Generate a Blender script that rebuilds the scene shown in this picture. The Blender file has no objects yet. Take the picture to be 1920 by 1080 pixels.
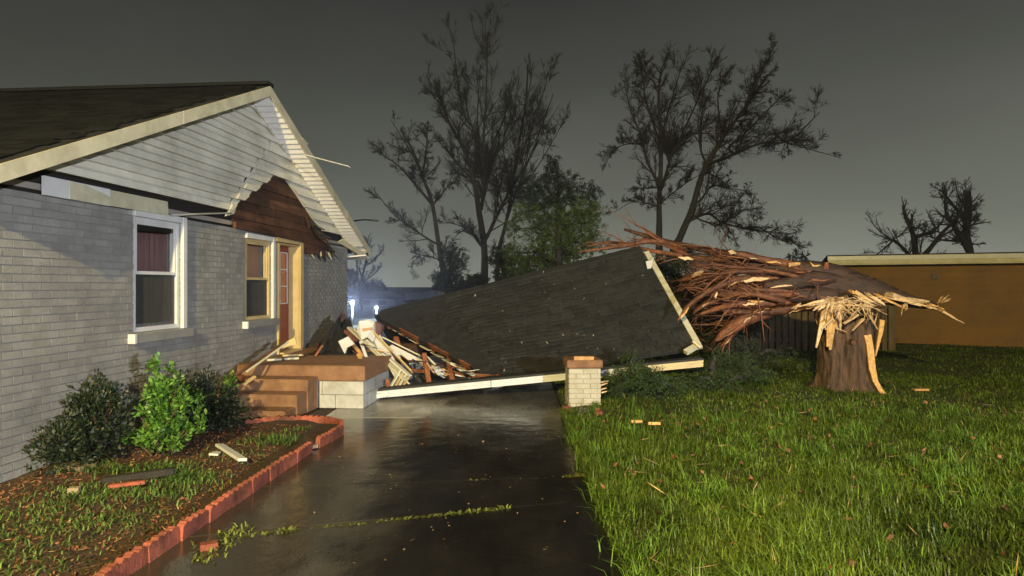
import bpy, math, random
import numpy as np
from mathutils import Vector, Matrix

# ------------------------------------------------------------------ camera, sky, light
SC = bpy.context.scene
COL = SC.collection
R = math.radians
CAM_H, FPX, HOR = 1.8, 1200.0, 536.0

cam_d = bpy.data.cameras.new("camera"); cam = bpy.data.objects.new("camera", cam_d); COL.objects.link(cam)
cam_d.sensor_width = 36.0; cam_d.lens = FPX / 1920 * 36.0
cam_d.clip_start = 0.05; cam_d.clip_end = 2000
cam_d.shift_y = -(540 - HOR) / 1920
cam.location = (0, 0, CAM_H); cam.rotation_euler = (R(90), 0, 0)
SC.camera = cam

SUN_DIR = Vector((-0.55, 1.0, -0.35)).normalized()          # the way the faint night light travels
SUN_STRENGTH, SUN_COL = 0.10, (0.9, 0.94, 1.0)
LAMP_POS, LAMP_W, LAMP_COL = Vector((-2.8, -7.8, 6.4)), 17500.0, (1.0, 0.78, 0.30)      # sodium street lamp
FLOOD_POS, FLOOD_W, FLOOD_COL = Vector((8.6, -8.6, 2.9)), 12500.0, (0.95, 0.98, 1.0)    # white work light
SKY_GAIN = 1.30

world = bpy.data.worlds.new("World"); SC.world = world; world.use_nodes = True
wn, wl = world.node_tree.nodes, world.node_tree.links
bg = wn["Background"]
tc = wn.new("ShaderNodeTexCoord")
sep = wn.new("ShaderNodeSeparateXYZ"); wl.new(tc.outputs["Generated"], sep.inputs[0])
ramp = wn.new("ShaderNodeValToRGB"); wl.new(sep.outputs["Z"], ramp.inputs[0])
cr = ramp.color_ramp
cr.elements[0].position = 0.0; cr.elements[0].color = (0.215, 0.222, 0.185, 1)
cr.elements[1].position = 1.0; cr.elements[1].color = (0.012, 0.012, 0.012, 1)
for p, c in ((0.10, (0.128, 0.134, 0.108, 1)), (0.2, (0.084, 0.088, 0.072, 1)), (0.3, (0.051, 0.053, 0.045, 1)), (0.42, (0.028, 0.028, 0.026, 1))):
    e = cr.elements.new(p); e.color = c
# the town's glow is stronger towards the right, cloud is uneven
mz = wn.new("ShaderNodeMapping"); mz.inputs["Scale"].default_value = (2.2, 2.2, 5.0); wl.new(tc.outputs["Generated"], mz.inputs[0])
nz = wn.new("ShaderNodeTexNoise"); nz.inputs["Scale"].default_value = 1.3; nz.inputs["Detail"].default_value = 4; wl.new(mz.outputs[0], nz.inputs["Vector"])
mr = wn.new("ShaderNodeMapRange"); mr.inputs["To Min"].default_value = 0.72; mr.inputs["To Max"].default_value = 1.28; wl.new(nz.outputs["Fac"], mr.inputs["Value"])
mx = wn.new("ShaderNodeMapRange"); mx.inputs["From Min"].default_value = -0.7; mx.inputs["From Max"].default_value = 0.7
mx.inputs["To Min"].default_value = 0.72; mx.inputs["To Max"].default_value = 1.22; wl.new(sep.outputs["X"], mx.inputs["Value"])
mm = wn.new("ShaderNodeMath"); mm.operation = "MULTIPLY"; wl.new(mr.outputs[0], mm.inputs[0]); wl.new(mx.outputs[0], mm.inputs[1])
vm = wn.new("ShaderNodeVectorMath"); vm.operation = "SCALE"; wl.new(ramp.outputs[0], vm.inputs[0]); wl.new(mm.outputs[0], vm.inputs["Scale"])
sky = wn.new("ShaderNodeTexSky"); sky.sky_type = "NISHITA"; sky.sun_disc = False
sky.sun_elevation = R(-4); sky.sun_rotation = R(165)
sm = wn.new("ShaderNodeVectorMath"); sm.operation = "SCALE"; sm.inputs["Scale"].default_value = 0.05; wl.new(sky.outputs[0], sm.inputs[0])
va = wn.new("ShaderNodeVectorMath"); va.operation = "ADD"; wl.new(vm.outputs[0], va.inputs[0]); wl.new(sm.outputs[0], va.inputs[1])
wl.new(va.outputs[0], bg.inputs["Color"]); bg.inputs["Strength"].default_value = SKY_GAIN

sd = bpy.data.lights.new("sun", "SUN"); sd.energy = SUN_STRENGTH; sd.angle = R(0.9); sd.color = SUN_COL
sun = bpy.data.objects.new("sun", sd); COL.objects.link(sun)
sun.rotation_euler = SUN_DIR.to_track_quat("-Z", "Y").to_euler(); sun.location = (8, -30, 12)

vs = SC.view_settings
SC.display_settings.display_device = "sRGB"
vs.view_transform = "Standard"; vs.look = "None"; vs.exposure = 0.0; vs.gamma = 1.0; vs.use_curve_mapping = False
SC.render.engine = "CYCLES"
SC.cycles.use_denoising = True
SC.cycles.use_adaptive_sampling = True; SC.cycles.adaptive_threshold = 0.02
SC.cycles.max_bounces = 6; SC.cycles.diffuse_bounces = 2; SC.cycles.glossy_bounces = 3
SC.cycles.transparent_max_bounces = 12; SC.cycles.transmission_bounces = 4
SC.cycles.sample_clamp_indirect = 4.0

rnd = random.Random(7)
rng = np.random.default_rng(11)

# ------------------------------------------------------------------ helpers
def at(px, py, d):
    """point seen at photo pixel (px, py) at forward distance d metres"""
    return Vector(((px - 960) / FPX * d, d, CAM_H - (py - HOR) / FPX * d))

MATS = {}
def pm(name, base, var=0.25, scale=6.0, rough=0.7, rvar=0.1, bump=0.0, bscale=40.0, spec=0.5, objvar=0.0,
       dark=None, stretch=(1, 1, 1), detail=6, island=0.0, dirt=None, dscale=1.5, damt=0.5, transl=0.0, coat=0.0):
    if name in MATS: return MATS[name]
    m = bpy.data.materials.new(name); m.use_nodes = True; MATS[name] = m
    n, l = m.node_tree.nodes, m.node_tree.links
    b = n["Principled BSDF"]
    b.inputs["Specular IOR Level"].default_value = spec
    if coat: b.inputs["Coat Weight"].default_value = coat; b.inputs["Coat Roughness"].default_value = 0.12
    tc = n.new("ShaderNodeTexCoord"); mp = n.new("ShaderNodeMapping"); mp.inputs["Scale"].default_value = stretch
    geo = n.new("ShaderNodeNewGeometry")
    l.new(geo.outputs["Position"], mp.inputs[0])
    nz = n.new("ShaderNodeTexNoise"); nz.inputs["Scale"].default_value = scale; nz.inputs["Detail"].default_value = detail
    nz.inputs["Roughness"].default_value = 0.62
    l.new(mp.outputs[0], nz.inputs["Vector"])
    lo = dark if dark else tuple(c * (1 - var) for c in base); hi = base if dark else tuple(min(1, c * (1 + var)) for c in base)
    rp = n.new("ShaderNodeValToRGB"); rp.color_ramp.elements[0].position = 0.3; rp.color_ramp.elements[1].position = 0.7
    rp.color_ramp.elements[0].color = (*lo, 1); rp.color_ramp.elements[1].color = (*hi, 1)
    l.new(nz.outputs["Fac"], rp.inputs[0])
    col = rp.outputs[0]
    if objvar or island:
        mr = n.new("ShaderNodeMapRange"); k = objvar or island
        mr.inputs["To Min"].default_value = 1 - k; mr.inputs["To Max"].default_value = 1 + k
        if island: l.new(geo.outputs["Random Per Island"], mr.inputs["Value"])
        else:
            oi = n.new("ShaderNodeObjectInfo"); l.new(oi.outputs["Random"], mr.inputs["Value"])
        sc_ = n.new("ShaderNodeVectorMath"); sc_.operation = "SCALE"; l.new(col, sc_.inputs[0]); l.new(mr.outputs[0], sc_.inputs["Scale"])
        col = sc_.outputs[0]
    if dirt:
        n2 = n.new("ShaderNodeTexNoise"); n2.inputs["Scale"].default_value = dscale; n2.inputs["Detail"].default_value = 8; n2.inputs["Roughness"].default_value = 0.7
        l.new(geo.outputs["Position"], n2.inputs["Vector"])
        r2 = n.new("ShaderNodeMapRange"); r2.inputs["From Min"].default_value = 0.46; r2.inputs["From Max"].default_value = 0.68; r2.inputs["To Max"].default_value = damt
        l.new(n2.outputs["Fac"], r2.inputs["Value"])
        mxn = n.new("ShaderNodeMix"); mxn.data_type = "RGBA"; l.new(r2.outputs[0], mxn.inputs["Factor"]); l.new(col, mxn.inputs["A"]); mxn.inputs["B"].default_value = (*dirt, 1)
        col = mxn.outputs["Result"]
    l.new(col, b.inputs["Base Color"])
    if rvar:
        mr2 = n.new("ShaderNodeMapRange"); mr2.inputs["From Min"].default_value = 0.3; mr2.inputs["From Max"].default_value = 0.7
        mr2.inputs["To Min"].default_value = max(0.02, rough - rvar); mr2.inputs["To Max"].default_value = min(1, rough + rvar)
        l.new(nz.outputs["Fac"], mr2.inputs["Value"]); l.new(mr2.outputs[0], b.inputs["Roughness"])
    else: b.inputs["Roughness"].default_value = rough
    if bump:
        bn = n.new("ShaderNodeTexNoise"); bn.inputs["Scale"].default_value = bscale; bn.inputs["Detail"].default_value = 5
        l.new(mp.outputs[0], bn.inputs["Vector"])
        bp = n.new("ShaderNodeBump"); bp.inputs["Strength"].default_value = bump; bp.inputs["Distance"].default_value = 0.02
        l.new(bn.outputs["Fac"], bp.inputs["Height"]); l.new(bp.outputs[0], b.inputs["Normal"])
    if transl:
        tr = n.new("ShaderNodeBsdfTranslucent"); l.new(col, tr.inputs["Color"])
        ms = n.new("ShaderNodeMixShader"); ms.inputs[0].default_value = transl
        out = n["Material Output"]; l.new(b.outputs[0], ms.inputs[1]); l.new(tr.outputs[0], ms.inputs[2]); l.new(ms.outputs[0], out.inputs["Surface"])
    return m

def emit(name, col, strength):
    m = bpy.data.materials.new(name); m.use_nodes = True
    b = m.node_tree.nodes["Principled BSDF"]; b.inputs["Base Color"].default_value = (*col, 1)
    b.inputs["Emission Color"].default_value = (*col, 1); b.inputs["Emission Strength"].default_value = strength
    return m

PM = {}      # world matrix of every parent we make
def link(o, parent=None, kind=None, label=None, cat=None, group=None):
    COL.objects.link(o)
    if parent is not None: o.parent = parent
    if kind: o["kind"] = kind
    if label: o["label"] = label
    if cat: o["category"] = cat
    if group: o["group"] = group
    return o
def thing(name, label, cat, loc=(0, 0, 0), rz=0.0, group=None):
    o = bpy.data.objects.new(name, None); o.empty_display_size = 0.2
    o.location = loc; o.rotation_euler = (0, 0, rz)
    link(o, None, None, label, cat, group)
    PM[o.name] = Matrix.Translation(Vector(loc)) @ Matrix.Rotation(rz, 4, "Z")
    return o

def np_mesh(name, V, F, smooth=False):
    V = np.asarray(V, dtype=np.float32).reshape(-1, 3); F = np.asarray(F, dtype=np.int32)
    k = F.shape[1]
    me = bpy.data.meshes.new(name)
    me.vertices.add(len(V)); me.vertices.foreach_set("co", V.ravel())
    me.loops.add(F.size); me.loops.foreach_set("vertex_index", F.ravel())
    me.polygons.add(len(F)); me.polygons.foreach_set("loop_start", np.arange(0, F.size, k, dtype=np.int32))
    me.update(calc_edges=True)
    if smooth: me.polygons.foreach_set("use_smooth", np.ones(len(F), dtype=bool))
    return me

class MB:
    """collects shapes for ONE mesh; world=True coordinates are brought into the parent's space"""
    def __init__(s): s.v = []; s.f = []; s.sm = []
    def add(s, vs_, fs, smooth=False):
        b = len(s.v); s.v += [Vector(p) for p in vs_]; s.f += [[b + i for i in f] for f in fs]; s.sm += [smooth] * len(fs); return s
    def box(s, a, b):
        x0, y0, z0 = a; x1, y1, z1 = b
        return s.add([(x0,y0,z0),(x1,y0,z0),(x1,y1,z0),(x0,y1,z0),(x0,y0,z1),(x1,y0,z1),(x1,y1,z1),(x0,y1,z1)],
              [(3,2,1,0),(4,5,6,7),(0,1,5,4),(1,2,6,5),(2,3,7,6),(3,0,4,7)])
    def bar(s, p, q, w, h, up=(0, 0, 1), taper=1.0, twist=0.0):
        p, q, up = Vector(p), Vector(q), Vector(up); d = (q - p).normalized()
        x = d.cross(up)
        if x.length < 1e-4: x = d.cross(Vector((0, 1, 0)))
        x.normalize(); z = x.cross(d).normalized()
        if twist:
            x, z = x * math.cos(twist) + z * math.sin(twist), z * math.cos(twist) - x * math.sin(twist)
        vs_ = []
        for c, k in ((p, 1.0), (q, taper)):
            for a, b in ((-1, -1), (1, -1), (1, 1), (-1, 1)): vs_.append(c + x * a * w * k / 2 + z * b * h * k / 2)
        return s.add(vs_, [(3,2,1,0),(4,5,6,7),(0,1,5,4),(1,2,6,5),(2,3,7,6),(3,0,4,7)])
    def prism(s, poly, off):
        n = len(poly); off = Vector(off); a = [Vector(p) for p in poly]
        vs_ = a + [p + off for p in a]
        return s.add(vs_, [list(range(n))[::-1], list(range(n, 2 * n))] + [(i, (i + 1) % n, n + (i + 1) % n, n + i) for i in range(n)])
    def tube(s, pts, rad, k=10, cap=True, wob=0.0, rr=None):
        pts = [Vector(p) for p in pts]; n = len(pts); rad = rad if hasattr(rad, "__len__") else [rad] * n
        vs_ = []; x = None; rr = rr or rnd
        for i in range(n):
            t = (pts[min(i + 1, n - 1)] - pts[max(i - 1, 0)]).normalized()
            if x is None: x = t.cross(Vector((0.31, 0.2, 0.93)) if abs(t.z) < 0.9 else Vector((0, 1, 0)))
            x = (x - t * x.dot(t)).normalized(); y = t.cross(x)
            for j in range(k):
                a = 2 * math.pi * j / k; r_ = rad[i] * (1 + wob * (rr.random() - 0.5))
                vs_.append(pts[i] + (x * math.cos(a) + y * math.sin(a)) * r_)
        fs = [(i * k + j, i * k + (j + 1) % k, (i + 1) * k + (j + 1) % k, (i + 1) * k + j) for i in range(n - 1) for j in range(k)]
        b = len(s.v); s.add(vs_, fs, True)
        if cap: s.f += [[b + j for j in range(k)][::-1], [b + (n - 1) * k + j for j in range(k)]]; s.sm += [False, False]
        return s
    def build(s, name, mat, parent=None, world=False, bevel=0.0, **kw):
        me = bpy.data.meshes.new(name)
        vv = s.v
        if world and parent is not None:
            inv = PM[parent.name].inverted(); vv = [inv @ p for p in vv]
        me.from_pydata([tuple(p) for p in vv], [], s.f); me.polygons.foreach_set("use_smooth", s.sm); me.update()
        me.materials.append(mat)
        o = bpy.data.objects.new(name, me); link(o, parent, **kw)
        if parent is not None: PM[o.name] = PM[parent.name].copy()
        else: PM[o.name] = Matrix.Identity(4)
        if bevel:
            bv = o.modifiers.new("bevel", "BEVEL"); bv.width = bevel; bv.segments = 1; bv.limit_method = "ANGLE"; bv.angle_limit = R(40)
        return o
def solo(mb, name, mat, label, cat, base=None, group=None, bevel=0.0, kind=None):
    """a thing that is one mesh: its origin goes to its base"""
    if base is None:
        c = sum((p for p in mb.v), Vector()) / len(mb.v); base = Vector((c.x, c.y, min(p.z for p in mb.v)))
    base = Vector(base); mb.v = [p - base for p in mb.v]
    o = mb.build(name, mat, None, False, bevel, label=label, cat=cat, group=group, kind=kind); o.location = base
    PM[o.name] = Matrix.Translation(base)
    return o
def piece(name, me, parent, mat4, **kw):
    """an object of shared mesh data under parent, with a local matrix"""
    o = bpy.data.objects.new(name, me); link(o, parent, **kw); o.matrix_local = mat4; return o
def leaf_arrays(C, D, N, L, W):
    """rhombic leaves: centre, direction, normal, length, width (arrays) -> verts, quads"""
    D = D / np.linalg.norm(D, axis=1, keepdims=True); S = np.cross(D, N); S /= (np.linalg.norm(S, axis=1, keepdims=True) + 1e-9)
    L = L[:, None]; W = W[:, None]
    V = np.stack([C - D * L * .5, C + S * W * .5 + D * L * .05, C + D * L * .5, C - S * W * .5 + D * L * .05], 1)
    F = np.arange(len(C) * 4).reshape(-1, 4)
    return V.reshape(-1, 3), F
def rand_unit(n, up=0.0):
    v = rng.normal(size=(n, 3)); v[:, 2] += up
    return v / np.linalg.norm(v, axis=1, keepdims=True)
def part_np(name, V, F, mat, parent, kind=None, smooth=False):
    inv = np.array(PM[parent.name].inverted()) if parent is not None else np.eye(4)
    V = np.asarray(V, dtype=np.float64).reshape(-1, 3) @ inv[:3, :3].T + inv[:3, 3]
    me = np_mesh(name, V, F, smooth); me.materials.append(mat)
    o = bpy.data.objects.new(name, me); link(o, parent, kind); PM[o.name] = PM[parent.name].copy() if parent is not None else Matrix.Identity(4)
    return o

def unit_mesh(name, mat, bev=0.0, shape=None):
    """a 1x1x1 block centred on the origin, edges softened by bev (a share of each side)"""
    mb = MB()
    if shape: mb.add(*shape)
    elif bev:
        b = bev; P = []
        for z, k in ((-.5, 1), (.5, 1)):
            pass
        # full block with the +Z rim chamfered
        P = [(-.5,-.5,-.5),(.5,-.5,-.5),(.5,.5,-.5),(-.5,.5,-.5), (-.5,-.5,.5-b),(.5,-.5,.5-b),(.5,.5,.5-b),(-.5,.5,.5-b),
             (-.5+b,-.5+b,.5),(.5-b,-.5+b,.5),(.5-b,.5-b,.5),(-.5+b,.5-b,.5)]
        mb.add(P, [(3,2,1,0),(0,1,5,4),(1,2,6,5),(2,3,7,6),(3,0,4,7),(4,5,9,8),(5,6,10,9),(6,7,11,10),(7,4,8,11),(8,9,10,11)])
    else: mb.box((-.5, -.5, -.5), (.5, .5, .5))
    me = bpy.data.meshes.new(name); me.from_pydata([tuple(p) for p in mb.v], [], mb.f); me.update(); me.materials.append(mat); return me
def mat_axes(o, x, y, z):
    m = Matrix.Identity(4); m.col[0][:3] = x; m.col[1][:3] = y; m.col[2][:3] = z; m.col[3][:3] = o; return m

# ------------------------------------------------------------------ materials of the place
M_GROUND = pm("dark_turf", (0.035, 0.045, 0.014), 0.4, 1.2, 0.95, 0, bump=0.6, bscale=12)
M_LAWN = pm("lawn_soil", (0.040, 0.055, 0.014), 0.5, 2.5, 0.95, 0, bump=0.8, bscale=30)
def wet_slab(name, base, dry, r0, r1):
    m = bpy.data.materials.new(name); m.use_nodes = True; n, l = m.node_tree.nodes, m.node_tree.links; b = n["Principled BSDF"]
    geo = n.new("ShaderNodeNewGeometry")
    mp = n.new("ShaderNodeMapping"); mp.inputs["Scale"].default_value = (1.3, 0.6, 1); l.new(geo.outputs["Position"], mp.inputs[0])
    a = n.new("ShaderNodeTexNoise"); a.inputs["Scale"].default_value = 1.1; a.inputs["Detail"].default_value = 7; a.inputs["Roughness"].default_value = 0.6; l.new(mp.outputs[0], a.inputs["Vector"])
    f = n.new("ShaderNodeTexNoise"); f.inputs["Scale"].default_value = 55; f.inputs["Detail"].default_value = 4; l.new(geo.outputs["Position"], f.inputs["Vector"])
    rp = n.new("ShaderNodeValToRGB"); rp.color_ramp.elements[0].position = 0.38; rp.color_ramp.elements[1].position = 0.68
    rp.color_ramp.elements[0].color = (*base, 1); rp.color_ramp.elements[1].color = (*dry, 1); l.new(a.outputs["Fac"], rp.inputs[0])
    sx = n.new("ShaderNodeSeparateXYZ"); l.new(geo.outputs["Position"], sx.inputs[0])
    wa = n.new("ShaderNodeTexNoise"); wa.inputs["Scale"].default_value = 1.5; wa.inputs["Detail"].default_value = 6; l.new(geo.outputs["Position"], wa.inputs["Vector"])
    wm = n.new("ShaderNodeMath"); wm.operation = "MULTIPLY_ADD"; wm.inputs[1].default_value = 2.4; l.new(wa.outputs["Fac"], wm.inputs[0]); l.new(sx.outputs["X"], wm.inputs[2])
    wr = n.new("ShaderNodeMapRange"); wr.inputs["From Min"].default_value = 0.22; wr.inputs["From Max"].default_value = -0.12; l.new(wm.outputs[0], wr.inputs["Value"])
    wx = n.new("ShaderNodeMix"); wx.data_type = "RGBA"; wx.inputs["B"].default_value = (*[min(1, c * 2.3) for c in dry], 1)  # lighter left strip: lit ground painted in, against shade on the right
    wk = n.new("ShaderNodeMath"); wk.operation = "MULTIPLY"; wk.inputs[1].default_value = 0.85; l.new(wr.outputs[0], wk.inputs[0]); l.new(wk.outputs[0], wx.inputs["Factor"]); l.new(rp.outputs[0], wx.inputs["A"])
    mx = n.new("ShaderNodeMix"); mx.data_type = "RGBA"; mx.blend_type = "MULTIPLY"; mx.inputs["Factor"].default_value = 0.5
    l.new(wx.outputs["Result"], mx.inputs["A"]); l.new(f.outputs["Fac"], mx.inputs["B"]); l.new(mx.outputs["Result"], b.inputs["Base Color"])
    rr = n.new("ShaderNodeMapRange"); rr.inputs["From Min"].default_value = 0.36; rr.inputs["From Max"].default_value = 0.66
    rr.inputs["To Min"].default_value = r0; rr.inputs["To Max"].default_value = r1; l.new(a.outputs["Fac"], rr.inputs["Value"]); l.new(rr.outputs[0], b.inputs["Roughness"])
    wv = n.new("ShaderNodeTexNoise"); wv.inputs["Scale"].default_value = 4.5; wv.inputs["Detail"].default_value = 3; l.new(geo.outputs["Position"], wv.inputs["Vector"])
    ad = n.new("ShaderNodeMath"); ad.operation = "MULTIPLY_ADD"; ad.inputs[1].default_value = 0.16; l.new(f.outputs["Fac"], ad.inputs[0]); l.new(wv.outputs["Fac"], ad.inputs[2])
    bp = n.new("ShaderNodeBump"); bp.inputs["Strength"].default_value = 0.22; bp.inputs["Distance"].default_value = 0.03
    l.new(ad.outputs[0], bp.inputs["Height"]); l.new(bp.outputs[0], b.inputs["Normal"])
    return m
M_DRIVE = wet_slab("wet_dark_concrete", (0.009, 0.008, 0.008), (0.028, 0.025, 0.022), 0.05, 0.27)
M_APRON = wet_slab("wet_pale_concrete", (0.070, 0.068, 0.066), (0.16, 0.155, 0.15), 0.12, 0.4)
M_SOIL = pm("bed_soil", (0.085, 0.050, 0.032), 0.55, 5, 0.9, 0, bump=1.0, bscale=35, dark=(0.028, 0.018, 0.012))
M_BRICKP = pm("grey_painted_brick", (0.285, 0.282, 0.282), 0.14, 5, 0.55, 0.1, bump=0.35, bscale=60, objvar=0.10, dirt=(0.10, 0.10, 0.105), dscale=1.3, damt=0.4)
M_BRICKI = pm("grey_painted_brick_far", (0.285, 0.282, 0.282), 0.14, 5, 0.55, 0.1, bump=0.35, bscale=60, island=0.10, dirt=(0.10, 0.10, 0.105), dscale=1.3, damt=0.4)
M_MORTAR = pm("grey_painted_mortar", (0.245, 0.243, 0.245), 0.15, 9, 0.8, 0, bump=0.3)
M_SIDING = pm("cream_vinyl_siding", (0.72, 0.70, 0.62), 0.10, 3, 0.42, 0.08, objvar=0.06, dirt=(0.33, 0.31, 0.25), dscale=1.1, damt=0.55)
M_SOFFIT = pm("white_vinyl_soffit", (0.86, 0.85, 0.87), 0.05, 4, 0.4, 0.05, objvar=0.04, dirt=(0.55, 0.52, 0.47), dscale=2, damt=0.3)
M_TRIMC = pm("cream_trim", (0.60, 0.57, 0.44), 0.12, 4, 0.5, 0.1, dirt=(0.30, 0.27, 0.18), dscale=2.5, damt=0.5)
M_TRIMW = pm("white_trim", (0.66, 0.67, 0.71), 0.07, 5, 0.4, 0.1, dirt=(0.5, 0.49, 0.47), dscale=3, damt=0.4)
M_CREAMF = pm("warm_glow_cream_paint", (0.60, 0.46, 0.23), 0.10, 5, 0.45, 0.1, dirt=(0.4, 0.3, 0.15), dscale=3, damt=0.4)  # cream paint, pushed to orange-yellow to carry the doorway's warm glow
M_SHEATH = pm("old_brown_sheathing", (0.095, 0.040, 0.024), 0.6, 3, 0.75, 0.1, bump=0.5, bscale=25, stretch=(1, .3, 4), objvar=0.3, dirt=(0.014, 0.010, 0.008), dscale=1.8, damt=1.0)
M_DARKWOOD = pm("dark_tarry_wood", (0.022, 0.018, 0.016), 0.5, 5, 0.8, 0.1, bump=0.5)
M_SHINGLE = pm("black_shingle", (0.024, 0.0245, 0.025), 0.35, 24, 0.75, 0.15, bump=0.8, bscale=160, objvar=0.38, dirt=(0.036, 0.035, 0.032), dscale=1.4, damt=0.6)
M_SHINGLEI = pm("black_shingle_far", (0.024, 0.0245, 0.025), 0.35, 24, 0.75, 0.15, bump=0.8, bscale=160, island=0.38, dirt=(0.036, 0.035, 0.032), dscale=1.4, damt=0.6)
M_SHINGLEH = pm("house_shingle", (0.013, 0.014, 0.016), 0.35, 24, 0.9, 0.05, bump=0.8, bscale=160, objvar=0.4, spec=0.12)
M_SHINGLEHI = pm("house_shingle_far", (0.013, 0.014, 0.016), 0.35, 24, 0.9, 0.05, bump=0.8, bscale=160, island=0.4, spec=0.12)
M_FELT = pm("black_roofing_felt", (0.020, 0.020, 0.021), 0.3, 8, 0.7, 0.15, bump=0.5, bscale=50)
M_GAP = pm("dark_cavity", (0.012, 0.010, 0.009), 0.2, 4, 0.95, 0)
M_DOOR = pm("red_door_paint", (0.23, 0.032, 0.022), 0.12, 6, 0.4, 0.1)
M_PORCH = pm("brown_painted_concrete", (0.275, 0.145, 0.078), 0.25, 8, 0.75, 0.1, bump=0.5, bscale=110, dirt=(0.12, 0.055, 0.03), dscale=2.5, damt=0.7)
M_BLOCK = pm("pale_painted_block", (0.50, 0.50, 0.50), 0.12, 5, 0.7, 0.1, bump=0.4, bscale=90, dirt=(0.22, 0.20, 0.17), dscale=2.2, damt=0.6)
M_RAFTER = pm("old_red_brown_lumber", (0.20, 0.062, 0.030), 0.45, 8, 0.75, 0.1, bump=0.4, stretch=(1, 1, 1), objvar=0.3, dirt=(0.33, 0.15, 0.05), dscale=3, damt=0.6)
M_RAW = pm("fresh_lumber", (0.56, 0.30, 0.11), 0.3, 12, 0.65, 0.1, bump=0.3, objvar=0.15)
M_PIER = pm("cream_painted_brick", (0.44, 0.41, 0.34), 0.10, 7, 0.6, 0.1, bump=0.4, bscale=70, objvar=0.07, dirt=(0.30, 0.25, 0.15), dscale=5, damt=0.5)
M_PIERM = pm("cream_painted_mortar", (0.36, 0.33, 0.265), 0.12, 9, 0.8, 0)
M_EDGE = pm("terracotta_edging", (0.30, 0.080, 0.050), 0.3, 9, 0.8, 0.1, bump=0.5, bscale=70, objvar=0.25, dirt=(0.055, 0.026, 0.018), dscale=3.5, damt=0.85)
M_BARK = pm("grey_brown_bark", (0.165, 0.095, 0.058), 0.5, 5, 0.9, 0, bump=1.0, bscale=16, stretch=(4, 4, 0.45), dark=(0.028, 0.017, 0.012), dirt=(0.02, 0.016, 0.012), dscale=2.0, damt=0.6)
M_BARKR = pm("red_brown_wet_bark", (0.200, 0.070, 0.030), 0.5, 8, 0.62, 0.1, bump=0.9, bscale=25, dark=(0.024, 0.012, 0.009), objvar=0.45)
M_TRUNK_SHADE = pm("shaded_wet_trunk_bark", (0.075, 0.036, 0.024), 0.6, 6, 0.7, 0.1, bump=1.0, bscale=14, stretch=(.6, 3, 3), dark=(0.014, 0.009, 0.008))  # bark made darker: the trunk's shade is put into the colour
M_TWIGR = pm("red_brown_twig", (0.165, 0.064, 0.034), 0.4, 6, 0.65, 0.1, island=0.5)
M_SPLINT = pm("raw_splintered_wood", (0.60, 0.42, 0.23), 0.35, 22, 0.6, 0.1, bump=0.4, bscale=60, objvar=0.25, dirt=(0.36, 0.15, 0.06), dscale=5, damt=0.6)
M_SPLINTO = pm("orange_inner_wood", (0.60, 0.34, 0.11), 0.4, 22, 0.6, 0.1, bump=0.4, bscale=60, objvar=0.2)
M_TREE = pm("night_tree_bark", (0.030, 0.027, 0.025), 0.3, 5, 0.9, 0)
M_TWIG = pm("night_tree_twig", (0.030, 0.027, 0.026), 0.3, 5, 0.9, 0, island=0.4)
M_CEDAR_LIT = pm("lit_cedar_foliage", (0.070, 0.110, 0.024), 0.4, 2, 0.7, 0.1, island=0.55, transl=0.2)  # lower cedar crown: light on it painted as a brighter green
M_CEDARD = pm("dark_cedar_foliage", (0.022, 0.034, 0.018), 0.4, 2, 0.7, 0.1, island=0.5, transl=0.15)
M_CEDARB = pm("fallen_cedar_foliage", (0.040, 0.070, 0.022), 0.4, 3, 0.65, 0.1, island=0.6, transl=0.2)
M_IVY = pm("dark_ivy", (0.020, 0.028, 0.014), 0.4, 3, 0.6, 0.1, island=0.5)
M_BUSH = pm("bright_leaf", (0.100, 0.225, 0.035), 0.55, 5, 0.42, 0.1, island=0.45, transl=0.3)
M_BUSH_SHADE = pm("shaded_leaf", (0.014, 0.026, 0.012), 0.35, 5, 0.55, 0.1, island=0.5)  # hedge parts in shadow: their shade is put into the leaf colour
M_WEED = pm("weed_leaf", (0.115, 0.20, 0.050), 0.4, 4, 0.6, 0.1, island=0.5, transl=0.25)
M_GRASS = pm("grass_blade", (0.148, 0.228, 0.022), 0.38, 0.8, 0.5, 0.12, island=0.6, transl=0.3, dark=(0.050, 0.080, 0.012))
M_STRAW = pm("dry_litter", (0.30, 0.19, 0.09), 0.4, 6, 0.8, 0, island=0.6)
M_LEAFL = pm("fallen_leaf", (0.19, 0.075, 0.036), 0.4, 6, 0.7, 0, island=0.5)
M_TANW = pm("tan_block_wall", (0.195, 0.105, 0.032), 0.30, 1.2, 0.75, 0.1, bump=0.2, objvar=0.05)
M_FENCE = pm("weathered_fence", (0.115, 0.085, 0.055), 0.4, 5, 0.85, 0, bump=0.4, stretch=(3, 3, .4), objvar=0.3)
M_METALD = pm("dark_grey_metal", (0.05, 0.056, 0.064), 0.2, 3, 0.5, 0.1)
M_METALG = pm("galvanised_metal", (0.35, 0.36, 0.37), 0.15, 5, 0.45, 0.1)
M_FARW = pm("pale_far_wall", (0.26, 0.27, 0.31), 0.1, 1, 0.8, 0)
M_CURTR = pm("red_curtain", (0.150, 0.070, 0.075), 0.2, 8, 0.9, 0, stretch=(8, 8, .3))
M_BLIND = pm("peach_blind", (0.42, 0.24, 0.16), 0.1, 8, 0.9, 0)
M_PLASTER = pm("interior_plaster", (0.30, 0.27, 0.25), 0.1, 3, 0.9, 0)
M_WIRE = pm("black_cable", (0.015, 0.015, 0.015), 0.1, 3, 0.5, 0)
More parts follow.
